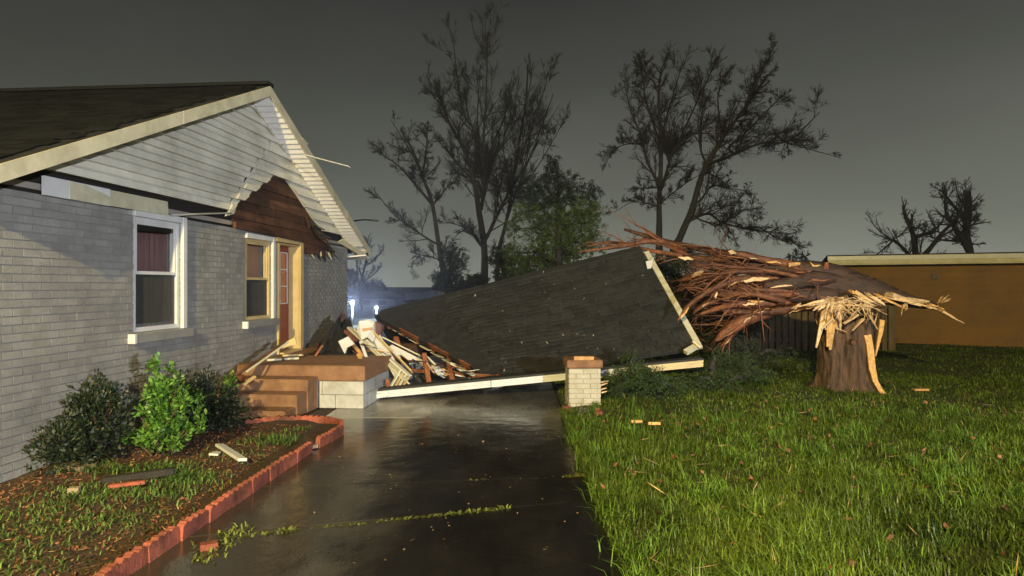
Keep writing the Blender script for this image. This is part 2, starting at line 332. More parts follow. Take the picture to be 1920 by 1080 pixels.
def glass_mat():
    m = bpy.data.materials.new("window_glass"); m.use_nodes = True; n, l = m.node_tree.nodes, m.node_tree.links
    n.remove(n["Principled BSDF"])
    tr = n.new("ShaderNodeBsdfTransparent"); tr.inputs[0].default_value = (0.88, 0.9, 0.91, 1)
    gl = n.new("ShaderNodeBsdfGlossy"); gl.inputs["Roughness"].default_value = 0.06
    lw = n.new("ShaderNodeFresnel"); lw.inputs["IOR"].default_value = 1.5
    mx = n.new("ShaderNodeMixShader"); 
    ge = n.new("ShaderNodeNewGeometry"); sb = n.new("ShaderNodeMath"); sb.operation = "SUBTRACT"; sb.inputs[0].default_value = 1.0; l.new(ge.outputs["Backfacing"], sb.inputs[1])
    mu = n.new("ShaderNodeMath"); mu.operation = "MULTIPLY"; l.new(lw.outputs[0], mu.inputs[0]); l.new(sb.outputs[0], mu.inputs[1]); l.new(mu.outputs[0], mx.inputs[0]); l.new(tr.outputs[0], mx.inputs[1]); l.new(gl.outputs[0], mx.inputs[2])
    l.new(mx.outputs[0], n["Material Output"].inputs["Surface"]); return m
M_GLASS = glass_mat()

# ------------------------------------------------------------------ ground, lawn, driveway, bed
ME = MB().add([(-600, -300, -0.06), (600, -300, -0.06), (600, 900, -0.06), (-600, 900, -0.06)], [(0, 1, 2, 3)])
ME.build("ground", M_GROUND, kind="structure")

def hnoise(x, y, s=1.0):
    return (np.sin(x * 1.7 * s + 0.6 * np.sin(y * 2.3 * s)) * np.cos(y * 1.3 * s + 0.5 * np.sin(x * 2.9 * s)) * 0.6 + 0.4 * np.sin(x * 4.1 * s + 1.3) * np.sin(y * 3.7 * s + 0.4))
DR_R, DR_L = 0.745, -2.22
def lawn_z(x, y):
    x = np.asarray(x, float); y = np.asarray(y, float)
    e = np.clip((x - DR_R) / 0.5, 0, 1)
    return 0.012 + 0.035 * e + 0.022 * e * hnoise(x, y)
xs = np.concatenate([np.linspace(DR_R, 3, 24), np.linspace(3.2, 12, 45), np.linspace(12.5, 40, 30)])
ys = np.concatenate([np.linspace(-8, 0, 12), np.linspace(0.2, 20, 90), np.linspace(21, 60, 30)])
GX, GY = np.meshgrid(xs, ys); GZ = lawn_z(GX, GY)
idx = np.arange(GX.size).reshape(GX.shape)
Fq = np.stack([idx[:-1, :-1], idx[:-1, 1:], idx[1:, 1:], idx[1:, :-1]], -1).reshape(-1, 4)
part_np("lawn", np.stack([GX, GY, GZ], -1), Fq, M_LAWN, None, "structure", True)

drive = MB()
drive.add([(-2.6, -14, -0.05), (DR_R, -14, -0.05), (DR_R, 26, -0.05), (-2.6, 26, -0.05)], [(0, 1, 2, 3)])
DRV = drive.build("driveway", pm("joint_dirt", (0.03, 0.024, 0.018), 0.4, 12, 0.95, 0), kind="structure")
joints = [(-13.9, -13.9), (-8.5, -8.4), (-4.2, -4.2), (-0.2, 0.1), (2.35, 2.9), (4.52, 5.40), (5.70, 6.06), (8.72, 8.80), (12.4, 12.4), (18, 18), (25.9, 25.9)]
for i in range(len(joints) - 1):
    (a0, a1), (b0, b1) = joints[i], joints[i + 1]; g = 0.004 if i in (5, 6) else 0.010
    dz = rnd.uniform(-.003, .003)
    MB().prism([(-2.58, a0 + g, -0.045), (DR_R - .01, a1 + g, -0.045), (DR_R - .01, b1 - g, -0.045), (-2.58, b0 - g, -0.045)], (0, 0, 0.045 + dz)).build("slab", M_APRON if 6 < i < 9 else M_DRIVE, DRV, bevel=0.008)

# planting bed between the house wall and the edging
EDGE = [(-3.35, 8.02), (-3.05, 8.25), (-2.72, 8.33), (-2.40, 8.26), (-2.16, 8.05), (-2.06, 7.75), (-2.12, 7.40), (-2.19, 6.95), (-2.22, 6.5), (-2.26, 5.9), (-2.30, 5.2), (-2.36, 4.5), (-2.42, 3.8), (-2.48, 3.0), (-2.52, 2.0), (-2.54, 1.0), (-2.55, -1.0)]
def edge_x(y):
    if y > 8.3: return -2.72
    best = None
    for (xa, ya), (xb, yb) in zip(EDGE[4:], EDGE[5:]):
        if min(ya, yb) <= y <= max(ya, yb): return xa + (xb - xa) * (y - ya) / (yb - ya)
    if y > 8.05: return -2.16 - 0.56 * ((y - 8.05) / 0.28) ** 0.5 * 0.9
    return -2.55
def bed_z(x, y):
    return 0.055 + 0.035 * np.clip((-2.4 - x) / 1.6, 0, 1) + 0.014 * hnoise(np.asarray(x), np.asarray(y), 2.2) + 0.008 * hnoise(np.asarray(x) + 3, np.asarray(y), 6)
vb = []; rows = np.concatenate([np.linspace(-1, 8.0, 130), np.linspace(8.02, 8.3, 8)]); ncol = 50
for y in rows:
    xr = edge_x(y); vb.append([(x, y, float(bed_z(x, y))) for x in np.linspace(-4.95, xr - 0.02, ncol)])
vb = np.array(vb); idx = np.arange(len(rows) * ncol).reshape(len(rows), ncol)
Fq = np.stack([idx[:-1, :-1], idx[:-1, 1:], idx[1:, 1:], idx[1:, :-1]], -1).reshape(-1, 4)
part_np("planting_bed", vb, Fq, M_SOIL, None, "structure", True)

MB().add([(-4.6, 7.9, -.02), (-2.585, 7.9, -.02), (-2.585, 9.7, -.02), (-4.6, 9.7, -.02)], [(0, 1, 2, 3)]).build("soil_strip", M_SOIL, kind="structure")
# ------------------------------------------------------------------ the house
HA = math.atan(105 / FPX)
house = thing("brick_house", "grey painted brick house with cream siding gable and torn open porch end", "house", (-4.95, 0, 0), -HA)
def H(x, y, z): return PM[house.name] @ Vector((x, y, z))
U0, U1, ZB = 4.6, 14.42, 2.66
OPEN = [(7.32, 8.20, 1.27, 2.60), (9.86, 10.70, 1.27, 2.54), (10.93, 11.80, 0.63, 2.56)]
wall = MB()
zs = sorted({0.0, ZB, *[o[2] for o in OPEN], *[o[3] for o in OPEN]}); usl = sorted({U0, U1, *[o[0] for o in OPEN], *[o[1] for o in OPEN]})
for za, zb in zip(zs, zs[1:]):
    run = None
    cells = []
    for ua, ub in zip(usl, usl[1:]):
        hole = any(o[0] <= ua and ub <= o[1] and o[2] <= za and zb <= o[3] for o in OPEN)
        if hole:
            if run: cells.append(run); run = None
        else: run = (run[0], ub) if run else (ua, ub)
    if run: cells.append(run)
    for ua, ub in cells: wall.box((-0.24, ua, za), (-0.012, ub, zb))
WALL = wall.build("wall", M_MORTAR, house)
# bricks: courses laid round the openings
BH, BL, BD = 0.0763, 0.212, 0.095
bricks = []
z = 0.0; c = 0
while z + 0.05 < ZB:
    zt = min(z + BH, ZB)
    iv = [(U0, U1)]
    for o in OPEN:
        if zt > o[2] + 0.004 and z < o[3] - 0.004:
            new = []
            for a, b in iv:
                if o[0] > a and o[0] < b: new.append((a, o[0]))
                if o[1] < b and o[1] > a: new.append((o[1], b))
                if not (o[0] < b and o[1] > a): new.append((a, b))
            iv = new
    off = (c % 2) * BL / 2
    for a, b in iv:
        k = math.floor((a - off) / BL); p = off + k * BL
        while p < b:
            q0, q1 = max(p, a), min(p + BL, b)
            if q1 - q0 > 0.035: bricks.append((q0, q1, z, zt))
            p += BL
    z += BH; c += 1
def show(bk):
    u = (bk[0] + bk[1]) / 2; zc = (bk[2] + bk[3]) / 2
    px = 1065 - 4.95 * FPX / u; py = HOR + (CAM_H - zc) * FPX / u
    if px < 150 or px > 660 or py > 760: return -1
    if py > 700 and 215 < px < 475: return -1
    return (bk[1] - bk[0]) * 5 / u ** 3
bricks.sort(key=show, reverse=True)
br_me = unit_mesh("brick", M_BRICKP, 0.0)
rest = MB()
for i, (a, b, z0, z1) in enumerate(bricks):
    g = 0.0055; dep = rnd.uniform(-.0012, .0014); tilt = rnd.uniform(-.002, .002)
    if i < 300:
        piece("brick", br_me, WALL, Matrix.LocRotScale(Vector((-0.012 + dep, (a + b) / 2, (z0 + z1) / 2)), Matrix.Rotation(tilt * 5, 3, "X"), Vector((0.03, b - a - 2 * g, z1 - z0 - 2 * g))))
    else: rest.box((-0.03, a + g, z0 + g), (0.003 + dep, b - g, z1 - g))
rest.build("bricks", M_BRICKI, WALL, kind="stuff")
# the other walls, floor, ceiling of the house (the dark rooms behind the panes)
side = MB(); side.box((-8.2, U0 - .24, 0), (-0.242, U0, ZB + .2)); side.build("side_wall", M_BRICKI, house)
side = MB(); side.box((-8.2, U1 - .002, 0), (-0.242, U1 + .235, ZB + .2)); side.build("end_wall", M_BRICKI, house)
side = MB(); side.box((-8.44, U0, 0), (-8.202, U1, ZB + .2)); side.build("rear_wall", M_BRICKI, house)
MB().box((-8.2, U0 + .002, 0.50), (-0.243, U1 - .004, 0.60)).build("floor", M_PLASTER, house)
MB().box((-8.2, U0 + .002, 2.70), (-0.02, U1 - .004, 2.76)).build("ceiling", M_PLASTER, house)
MB().box((-2.6, U0 + .01, 0.602), (-2.5, U1 - .01, 2.698)).build("partition", M_PLASTER, house)

# gable: dark frieze cavity, siding boards, brown sheathing where the porch roof tore away
AP_U, AP_Z, EZ, HALF = 9.85, 4.90, 2.70, 4.95
SLOPE = (AP_Z - EZ) / HALF
def roof_under(u): return AP_Z - 0.16 - abs(u - AP_U) * SLOPE
gab = MB().prism([(-0.14, U0 - .1, ZB + 0.002), (-0.14, U1 + .1, ZB + 0.002), (-0.14, U1 + .1, roof_under(U1 + .1) - .01), (-0.14, AP_U, AP_Z - 0.17), (-0.14, U0 - .1, roof_under(U0 - .1) - .01)], (0.10, 0, 0))
gab.build("gable_backing", M_GAP, house)
# torn patch outline in (u, z)
TORN_L = lambda z: 9.30 + (z - 2.87) / 0.535          # left slanting side
TORN_R = lambda z: 13.45 - (z - 2.62) / 0.46
TORN_TOP = 3.74
SEAM = lambda z: 9.22 + (z - 2.85) / 0.93             # where the newer strip of siding starts
def siding(y0, y1, z0, z1, l0, l1, r0, r1, proud, mat=M_SIDING, label=None):
    """one lapped board: (left at bottom, left at top, right at bottom, right at top)"""
    P = []; lap = 0.058
    for k, dx in ((0.0, lap), (.42, lap * .93), (.60, lap * .35), (1.0, 0.0)):
        P.append(((proud + dx, l0 + (l1 - l0) * k, z0 + (z1 - z0) * k), (proud + dx, r0 + (r1 - r0) * k, z0 + (z1 - z0) * k)))
    V = [p for q in P for p in q] + [(proud - .012, l0, z0), (proud - .012, r0, z0), (proud - .012, l1, z1), (proud - .012, r1, z1)]
    F = [(2 * i, 2 * i + 1, 2 * i + 3, 2 * i + 2) for i in range(3)] + [(9, 8, 10, 11), (1, 0, 8, 9), (6, 7, 11, 10), (0, 2, 4, 6, 10, 8), (7, 5, 3, 1, 9, 11)]
    MB().add(V, F).build("siding_board", mat, house)
z = 2.90; EX = 0.186
while z < 4.62:
    z1 = z + EX
    lb, lt = AP_U - (AP_Z - .17 - z) / SLOPE, AP_U - (AP_Z - .17 - z1) / SLOPE
    rb, rt = AP_U + (AP_Z - .17 - z) / SLOPE, AP_U + (AP_Z - .17 - z1) / SLOPE
    lb = max(lb, U0 - .1); lt = max(lt, U0 - .1); rb = min(rb, U1 + .12); rt = min(rt, U1 + .12)
    s0, s1 = SEAM(z), SEAM(z1)
    j = rnd.uniform(-.02, .02)
    if s0 + 0.05 < rb:
        siding(0, 0, z, z1, lb, lt, s0 + j - .012, s1 + j - .012, 0.0)
        pr = 0.022 + rnd.uniform(-.006, .012)
        if z1 < TORN_TOP:
            l2, l3 = TORN_L(z) - 0.02 + rnd.uniform(-.012, .012), TORN_L(z1) - 0.02 + rnd.uniform(-.012, .012)
            if l2 > s0 + .02: siding(0, 0, z, z1, s0, s1, max(l2, s0 + .02), max(l3, s1 + .02), pr, M_SIDING)
            siding(0, 0, z, z1, TORN_R(z) + rnd.uniform(-.05, .03), TORN_R(z1) + rnd.uniform(-.05, .03), rb, rt, pr * .6)
        else: siding(0, 0, z, z1, s0, s1, rb, rt, pr * .6)
    else: siding(0, 0, z, z1, lb, lt, rb, rt, 0.0)
    z = z1
# sheathing planks
z = 2.40; k = 0
while z < TORN_TOP - .02:
    h = rnd.uniform(.125, .16); z1 = min(z + h, TORN_TOP)
    l = 9.45 if z < 2.86 else TORN_L(z) - .1; r = 13.1 if z < 2.62 else TORN_R(z) + .1
    if z < 2.52: l = 11.86
    elif z < 2.66: l = 10.75
    l += rnd.uniform(-.08, .08); r += rnd.uniform(-.12, .06)
    m_ = l + (r - l) * rnd.uniform(.35, .7)
    l1 = max(l, TORN_L(z1) - .1) if z1 > 2.9 else l; r1 = min(r, TORN_R(z1) + .1) if z1 > 2.7 else r
    px_ = 0.0 + rnd.uniform(-.004, .012) - 0.035
    if z < ZB: px_ += 0.05
    for a0, a1, b0, b1 in ((l, l1, m_ - .004, m_ - .004), (m_ + .004, m_ + .004, r, r1)):
        if b0 - a0 < .1 or b1 - a1 < .02: continue
        MB().add([(px_ + .024, a0, z + .003), (px_ + .024, b0, z + .003), (px_ + .024, b1, z1 - .003), (px_ + .024, a1, z1 - .003), (px_, a0, z + .003), (px_, b0, z + .003), (px_, b1, z1 - .003), (px_, a1, z1 - .003)],
                 [(0, 1, 2, 3), (5, 4, 7, 6), (1, 0, 4, 5), (2, 1, 5, 6), (3, 2, 6, 7), (0, 3, 7, 4)]).build("sheathing_plank", M_SHEATH, house)
        k += 1
    z = z1
# rough stub rafters and splinters along the torn right edge
for i in range(34):
    t = i / 33; u = 12.1 + t * 1.2; zz = 3.12 - t * .58 + rnd.uniform(-.09, .03)
    MB().bar((0.02, u, zz), (0.12 + rnd.uniform(0, .1), u + rnd.uniform(-.12, .15), zz - rnd.uniform(.05, .2)), rnd.uniform(.03, .07), rnd.uniform(.02, .05), taper=0.5).build("broken_lath", M_DARKWOOD if i % 5 else M_SHEATH, house)
for i in range(9):
    u = 12.3 + i * .11; zz = 2.40 + rnd.uniform(-.05, .05)
    MB().bar((0.03, u, zz + .05), (0.07, u + rnd.uniform(-.05, .12), zz - rnd.uniform(.03, .1)), rnd.uniform(.03, .08), .02, taper=0.4).build("broken_lath", M_TRIMC if i % 4 == 0 else M_DARKWOOD, house)
MB().bar((0.045, 9.45, 2.70), (0.05, 13.0, 2.615), 0.05, 0.09).build("ledger_board", M_SHEATH, house)

# roof: two slabs with shingles on the near slope, rake boards, ridge cap
OV = 0.38
def roof_slab(sgn, name):
    mb = MB(); ue = AP_U + sgn * (HALF + .03); nz = 0.10
    a = [(OV, AP_U, AP_Z - .04), (OV, ue, EZ - .053), (-8.8, ue, EZ - .053), (-8.8, AP_U, AP_Z - .04)]
    if sgn < 0: a = a[::-1]
    mb.prism([Vector(p) - Vector((0, 0, nz)) for p in a], (0, 0, nz)); return mb.build(name, M_FELT, house)
ROOF_L = roof_slab(-1, "roof_slope"); ROOF_R = roof_slab(1, "roof_slope")
# shingle courses of the slope one can see
sh_me = unit_mesh("shingle", M_SHINGLEH); rest = MB(); n_s = 0
L_len = math.hypot(HALF, AP_Z - EZ); ang = math.atan2(AP_Z - EZ, HALF)
dv = Vector((0, -math.cos(ang), -math.sin(ang))); nv = Vector((0, -math.sin(ang), math.cos(ang)))
tiles = []
t = L_len
while t > 0.05:
    x = OV + .03 - rnd.uniform(0, .3)
    while x > -8.8:
        tiles.append((x, t)); x -= 0.33
    t -= 0.14
tiles.sort(key=lambda q: (H(q[0], AP_U + dv.y * q[1], AP_Z + dv.z * q[1]) - Vector((0, 0, CAM_H))).length if (q[0] > -3.0) else 99)
for i, (x, t) in enumerate(tiles):
    p = Vector((min(x, OV + .03) - .165, AP_U, AP_Z - .04)) + dv * (t - .07) + nv * (.013 + rnd.uniform(0, .006))
    y_ = (dv + nv * -0.02).normalized(); z_ = Vector((1, 0, 0)).cross(y_) * -1
    z_ = y_.cross(Vector((-1, 0, 0)))
    if z_.z < 0: z_ = -z_
    m4 = mat_axes(p, Vector((.322, 0, 0)), y_ * .165, z_ * .008)
    if i < 300: piece("shingle", sh_me, ROOF_L, m4)
    else: rest.add([m4 @ Vector(v) for v in ((-.5,-.5,.5),(.5,-.5,.5),(.5,.5,.5),(-.5,.5,.5),(-.5,.5,-.5),(.5,.5,-.5))], [(0, 1, 2, 3), (3, 2, 5, 4)])
rest.build("shingles", M_SHINGLEHI, ROOF_L, kind="stuff")
MB().bar((OV + .03, AP_U, AP_Z - .02), (-8.8, AP_U, AP_Z - .02), .20, .05).build("ridge_cap", M_SHINGLEH, house)
# rake boards (bent fascia in lengths, joints visible)
def rake(u_a, u_b, name="rake_board", hgt=.15, x=OV, mat=M_TRIMC, drop=0.0):
    za, zb = AP_Z - .05 - abs(u_a - AP_U) * SLOPE - drop, AP_Z - .05 - abs(u_b - AP_U) * SLOPE - drop
    MB().prism([(x, u_a, za - hgt), (x, u_b, zb - hgt), (x, u_b, zb), (x, u_a, za)], (.026, 0, 0)).build(name, mat, house)
rake(4.9, 7.62); rake(7.63, AP_U, x=OV + .002); rake(AP_U, 11.9, x=OV + .001); rake(11.9, 13.25, x=OV, drop=.012); rake(13.24, 14.82, x=OV + .004)
# ribbed soffit pieces under the overhang of the far slope, some fallen
n = 38
for i in range(n):
    ua = AP_U + .06 + i * (HALF - .1) / n; ub = ua + (HALF - .1) / n - .004
    if i in (35,): continue
    za, zb = roof_under(ua) - .012, roof_under(ub) - .012
    s = 0.040 if i < 35 else -.04
    MB().add([(0.05, ua, za), (OV - .004, ua, za), (OV - .004, ub, zb - s), (0.05, ub, zb - s), (0.05, ua, za + .012), (OV - .004, ua, za + .012), (OV - .004, ub, zb + .012), (0.05, ub, zb + .012)],
             [(3, 2, 1, 0), (4, 5, 6, 7), (0, 1, 5, 4), (1, 2, 6, 5), (2, 3, 7, 6), (3, 0, 4, 7)]).build("soffit_panel", M_SOFFIT, house)
# inner soffit strip behind the panels, running down along the siding, and eave end
MB().bar((.045, AP_U + .1, roof_under(AP_U + .1) - .03), (.045, 14.75, roof_under(14.75) - .03), .03, .05).build("soffit_channel", M_TRIMC, house)
MB().prism([(-.3, 14.55, EZ - .28), (OV, 14.55, EZ - .22), (OV, 14.82, EZ - .30), (-.3, 14.82, EZ - .30)], (0, 0, .03)).build("eave_return", M_SOFFIT, house)
MB().bar((.02, 13.9, 2.78), (.26, 14.75, 2.52), .12, .02, twist=.5).build("loose_soffit", M_TRIMC, house)
MB().bar((OV + .05, 11.2, 4.26), (OV + .035, 11.0, 4.32), .02, .01).build("nail_strip", M_TRIMC, house)
# hanging trim on the wall head, bent channel
MB().bar((.06, 6.3, 2.735), (.05, 7.86, 2.745), .022, .17, twist=.04).build("hanging_trim_board", M_TRIMC, house, label="loose cream trim board hanging under the torn eave")
MB().bar((.05, 6.0, 2.74), (.052, 6.86, 2.74), .03, .18).build("hanging_trim_board", M_TRIMW, house)
MB().tube([(.07, 7.9, 2.67), (.08, 8.5, 2.75), (.07, 9.2, 2.84), (.05, 9.36, 2.86)], .012, 6).build("bent_channel", M_METALG, house)
MB().prism([(.02, 9.22, 2.80), (.02, 9.42, 2.86), (.02, 9.50, 3.0), (.02, 9.34, 2.93)], (.04, 0, 0)).build("torn_siding_end", M_TRIMC, house)

# windows and door
def window(o, name, frame_m, sash_m, cover, cover_m, zmid, label=None):
    a, b, z0, z1 = o; x = -0.11
    win = MB()
    t = .05
    for p, q in (((x, a, z0), (x + .10, a + t, z1)), ((x, b - t, z0), (x + .10, b, z1)), ((x, a + t, z0), (x + .10, b - t, z0 + t)), ((x, a + t, z1 - t), (x + .10, b - t, z1))): win.box(p, q)
    w = win.build(name, frame_m, house)
    cas = MB()      # casing proud of the brick
    c = .075
    for p, q in (((.004, b - .004, z0 - .01), (.05, b + c, z1 + c)), ((.004, a - .03, z1 - .004), (.046, b - .004, z1 + c))): cas.box(p, q)
    cas.build("casing", M_TRIMW, w, bevel=.004)
    for (s0, s1, dx) in ((z0 + t, zmid + .02, .03), (zmid - .02, z1 - t, .06)):
        s = MB(); k = .035; xx = x + dx
        for p, q in (((xx, a + t, s0), (xx + .03, a + t + k, s1)), ((xx, b - t - k, s0), (xx + .03, b - t, s1)), ((xx, a + t + k, s0), (xx + .03, b - t - k, s0 + k)), ((xx, a + t + k, s1 - k), (xx + .03, b - t - k, s1))): s.box(p, q)
        s.build("sash", sash_m, w)
        if dx < .04:      # insect screen outside the lower sash
            sc_ = MB()
            nv = 34
            for i_ in range(nv): sc_.box((xx + .036, a + t + (b - a - 2 * t) * (i_ + .1) / nv, s0), (xx + .038, a + t + (b - a - 2 * t) * (i_ + .72) / nv, s1 - .03))
            sc_.build("insect_screen", pm("screen_mesh", (0.050, 0.051, 0.056), .15, 6, .8, 0), w)
        MB().add([(xx + .014, a + t + k, s0 + k), (xx + .014, b - t - k, s0 + k), (xx + .014, b - t - k, s1 - k), (xx + .014, a + t + k, s1 - k)], [(0, 1, 2, 3)]).build("pane", M_GLASS, w)
    zc0, zc1 = cover
    cu = MB(); nn = 24; pts = []
    for i in range(nn + 1):
        u = a + .01 + (b - a - .02) * i / nn; pts.append((x - .08 + (.018 * math.sin(i * 1.9) if cover_m is M_CURTR else 0), u))
    for (x0, ua), (x1, ub) in zip(pts, pts[1:]): cu.add([(x0, ua, zc0), (x1, ub, zc0), (x1, ub, zc1), (x0, ua, zc1)], [(0, 1, 2, 3)], True)
    cu.build("curtain" if cover_m is M_CURTR else "blind", cover_m, w)
    return w
w1 = window(OPEN[0], "window", M_TRIMW, M_TRIMW, (1.98, 2.58), M_CURTR, 1.955)
w2 = window(OPEN[1], "window", M_CREAMF, M_CREAMF, (1.93, 2.52), M_BLIND, 1.915)
for (a, b, z0, z1), w in ((OPEN[0], w1), (OPEN[1], w2)):
    MB().box((-.05, a - .06, z0 - .125), (.085, b + .16, z0 - .014)).build("sill", M_BRICKP, w, bevel=.008)
    MB().box((.0, a - .105, z0 - .125), (.09, a - .061, z0 - .014)).build("sill_end", M_TRIMW, w, bevel=.006)
a, b, z0, z1 = OPEN[2]
door = MB().box((-.205, a + .05, z0 + .03), (-.165, b - .05, z1 - .05)).build("door", M_DOOR, house)
for r_ in range(3):
    for c_ in range(2):
        ua = a + .16 + c_ * .29; zz = 1.50 + r_ * .30
        MB().box((-.166, ua, zz), (-.158, ua + .27, zz + .28)).build("pane", pm("red_lit_glass", (0.36, 0.07, 0.045), .15, 6, .12, .02), door)
mt = MB()
for zz in (1.475, 1.782, 2.082, 2.382): mt.box((-.167, a + .12, zz), (-.150, b - .12, zz + .022))
for uu in (a + .115, a + .432, b - .14): mt.box((-.167, uu, 1.475), (-.1515, uu + .024, 2.404))
mt.build("muntins", M_TRIMW, door)
for zz in (.78, 1.10): MB().box((-.166, a + .16, zz), (-.157, b - .16, zz + .26)).build("panel", M_DOOR, door, bevel=.004)
MB().tube([(-.17, a + .12, 1.38), (-.11, a + .12, 1.38)], [.018, .03], 10).build("knob", M_METALG, door)
fr = MB(); fr.box((-.24, b - .05, z0), (.03, b + .005, z1)); fr.box((-.24, a - .005, z0), (.03, a + .05, z1)); fr.box((-.24, a + .05, z1 - .05), (.03, b - .05, z1 + .01))
DF = fr.build("door_frame", M_CREAMF, house)
cs = MB(); cs.box((.031, b - .03, z0), (.055, b + .10, z1 + .08)); cs.box((.031, a - .12, z1 - .01), (.054, b - .03, z1 + .08)); cs.build("casing", M_CREAMF, DF)
MB().box((.004, b + .101, z0 + .45), (.03, b + .16, z1 - .12)).build("casing_edge", M_TRIMW, DF)
MB().box((-.24, a + .05, z0 - .02), (.10, b - .05, z0 + .028)).build("threshold", M_CREAMF, house)
# dangling strip of drip edge and a cable stub at the far rake
MB().bar(at(572, 291, 10.6), at(655, 313, 10.2), .05, .012, twist=.3).build("loose_drip_edge", M_TRIMW, house, True, label="thin white metal strip sticking out from the gable edge")
MB().tube([at(664, 414, 13.9), at(685, 412, 13.7), at(709, 414, 13.5)], .018, 6).build("cable_stub", M_WIRE, house, True)

# ------------------------------------------------------------------ porch with steps
porch = thing("porch", "brown painted concrete porch with three steps and pale block base", "porch", (-4.95, 0, 0), -HA)
PX1, PU0, PU1, PZ = 1.96, 9.55, 13.3, 0.63
MB().box((.02, PU0, .402), (PX1 + .015, PU1, PZ)).build("deck_slab", M_PORCH, porch, bevel=.014)
MB().box((.06, PU0 + .06, .002), (PX1 - .05, PU1 - .06, .401)).build("core", M_BLOCK, porch)
def blk(a, b):
    MB().box(a, b).build("block", M_BLOCK, porch, bevel=.007)
for c, (z0, z1) in enumerate(((.003, .198), (.203, .398))):
    off = .2 if c else 0
    x = PX1 - .01 - (.62 if c else .42)
    blk((x, PU0 + .012, z0), (PX1 - .01, PU0 + .10, z1))
    blk((max(x - .41, 1.285), PU0 + .012, z0), (x - .006, PU0 + .10, z1)) if x - .006 > 1.32 else None
    u = PU0 + .106
    while u < PU1 - .1:
        w_ = .39 if (u > PU0 + .2 or c) else .19
        blk((PX1 - .10, u, z0), (PX1 - .01, min(u + w_, PU1 - .03), z1)); u += w_ + .006
for i, (u0, zt) in enumerate(((9.17, .475), (8.83, .318), (8.49, .160))):
    ub = PU0 - .003
    MB().box((.03, u0, .0), (1.275 - .012 * i, (ub if i == 0 else (9.17, 8.83)[i - 1] - .004), zt)).build("step", M_PORCH, porch, bevel=.016)
# fallen things lying on the porch and steps
def board(p, q, w, h, name, mat, label, cat="board", twist=0.0, group=None, taper=1.0):
    return solo(MB().bar(p, q, w, h, taper=taper, twist=twist), name, mat, label, cat, group=group, bevel=.003)
board(at(408, 726, 8.55), at(528, 646, 9.75), .21, .035, "fallen_plank", M_SHEATH, "wide dark brown plank leaning from the bushes up to the doorway", "plank", twist=.55)
board(at(462, 697, 8.85), at(541, 641, 9.65), .030, .022, "wood_strip", M_TRIMC, "thin cream strip lying along the wide brown plank", "strip")
board(at(455, 722, 8.6), at(478, 706, 8.8), .05, .03, "wood_strip", M_CREAMF, "short pale stick low beside the steps and shaded bush", "strip")
board(at(438, 700, 8.9), at(470, 716, 8.75), .10, .05, "fallen_plank", M_RAFTER, "short red brown chunk wedged under the wide plank", "plank")
solo(MB().prism([at(535, 642, 10.0), at(553, 632, 10.1), at(556, 645, 10.05), at(528, 655, 9.95)], (0, .02, .004)), "siding_scrap", M_CREAMF, "cream triangular scrap leaning at the foot of the red door", "scrap")
for i, (a_, b_, dd, lab) in enumerate((((530, 664), (569, 661), 10.4, "pale yellow strip lying flat before the door sill"), ((532, 672), (560, 668), 10.1, "weathered cream strip nearest the top step"), ((500, 678), (528, 676), 9.95, "thin cream lath lying on the left of the porch deck"))):
    p, q = at(*a_, dd), at(*b_, dd + .1); p.z = q.z = PZ + .02 + .02 * (i == 0)
    board(p, q, .09, .03, "wood_strip", M_CREAMF if i == 0 else M_TRIMC, lab, "strip")
# dark heap of torn roofing against the wall behind the porch
def crumple(pts, name, mat, label, cat, seed, amp=.12, n=26, thick=.012):
    """a torn sheet: bilinear patch of four corners, folded by noise"""
    r_ = np.random.default_rng(seed); A, B, C, D = [np.array(p) for p in pts]
    s = np.linspace(0, 1, n); S, T = np.meshgrid(s, s)
    Pq = (A * (1 - S)[..., None] * (1 - T)[..., None] + B * (S * (1 - T))[..., None] + C * (S * T)[..., None] + D * ((1 - S) * T)[..., None])
    f = sum(r_.uniform(.4, 1) / (k + 1) * np.sin((S * r_.uniform(2, 5) + T * r_.uniform(-4, 4)) * (k + 1) * 2 + r_.uniform(0, 6)) for k in range(4))
    nrm = np.cross(B - A, D - A); nrm /= np.linalg.norm(nrm)
    f2 = sum(r_.uniform(.4, 1) / (k + 1) * np.sin((S * r_.uniform(-4, 4) + T * r_.uniform(2, 5)) * (k + 1) * 2 + r_.uniform(0, 6)) for k in range(4))
    Pq = Pq + (amp * f)[..., None] * nrm + (amp * .5 * f2)[..., None] * np.array([.3, .3, .8])
    mb = MB(); v = Pq.reshape(-1, 3); v[:, 2] = np.maximum(v[:, 2], PZ + .01 if name == "torn_roofing" else .03)
    back = v - nrm * thick
    fs = []; N = n * n
    for i in range(n - 1):
        for j in range(n - 1):
            q = (i * n + j, i * n + j + 1, (i + 1) * n + j + 1, (i + 1) * n + j); fs += [q, tuple(N + k for k in q[::-1])]
    rim = [i for i in range(n)] + [i * n + n - 1 for i in range(1, n)] + [(n - 1) * n + j for j in range(n - 2, -1, -1)] + [i * n for i in range(n - 2, 0, -1)]
    for a_, b_ in zip(rim, rim[1:] + rim[:1]): fs.append((b_, a_, N + a_, N + b_))
    mb.add(list(v) + list(back), fs)
    return solo(mb, name, mat, label, cat)
crumple([at(578, 676, 10.7), at(690, 684, 10.9), at(655, 596, 12.2), at(640, 590, 12.4)], "torn_roofing", M_FELT, "black crumpled roofing felt heaped on the porch against the wall", "roofing", 3, .10)
crumple([at(590, 660, 11.4), at(650, 672, 11.4), at(655, 605, 12.6), at(628, 612, 12.4)], "torn_roofing", pm("brown_felt", (0.055, 0.022, 0.018), .4, 6, .7, .1, bump=.5), "dark brown torn sheet poking out of the felt heap", "roofing", 5, .09)
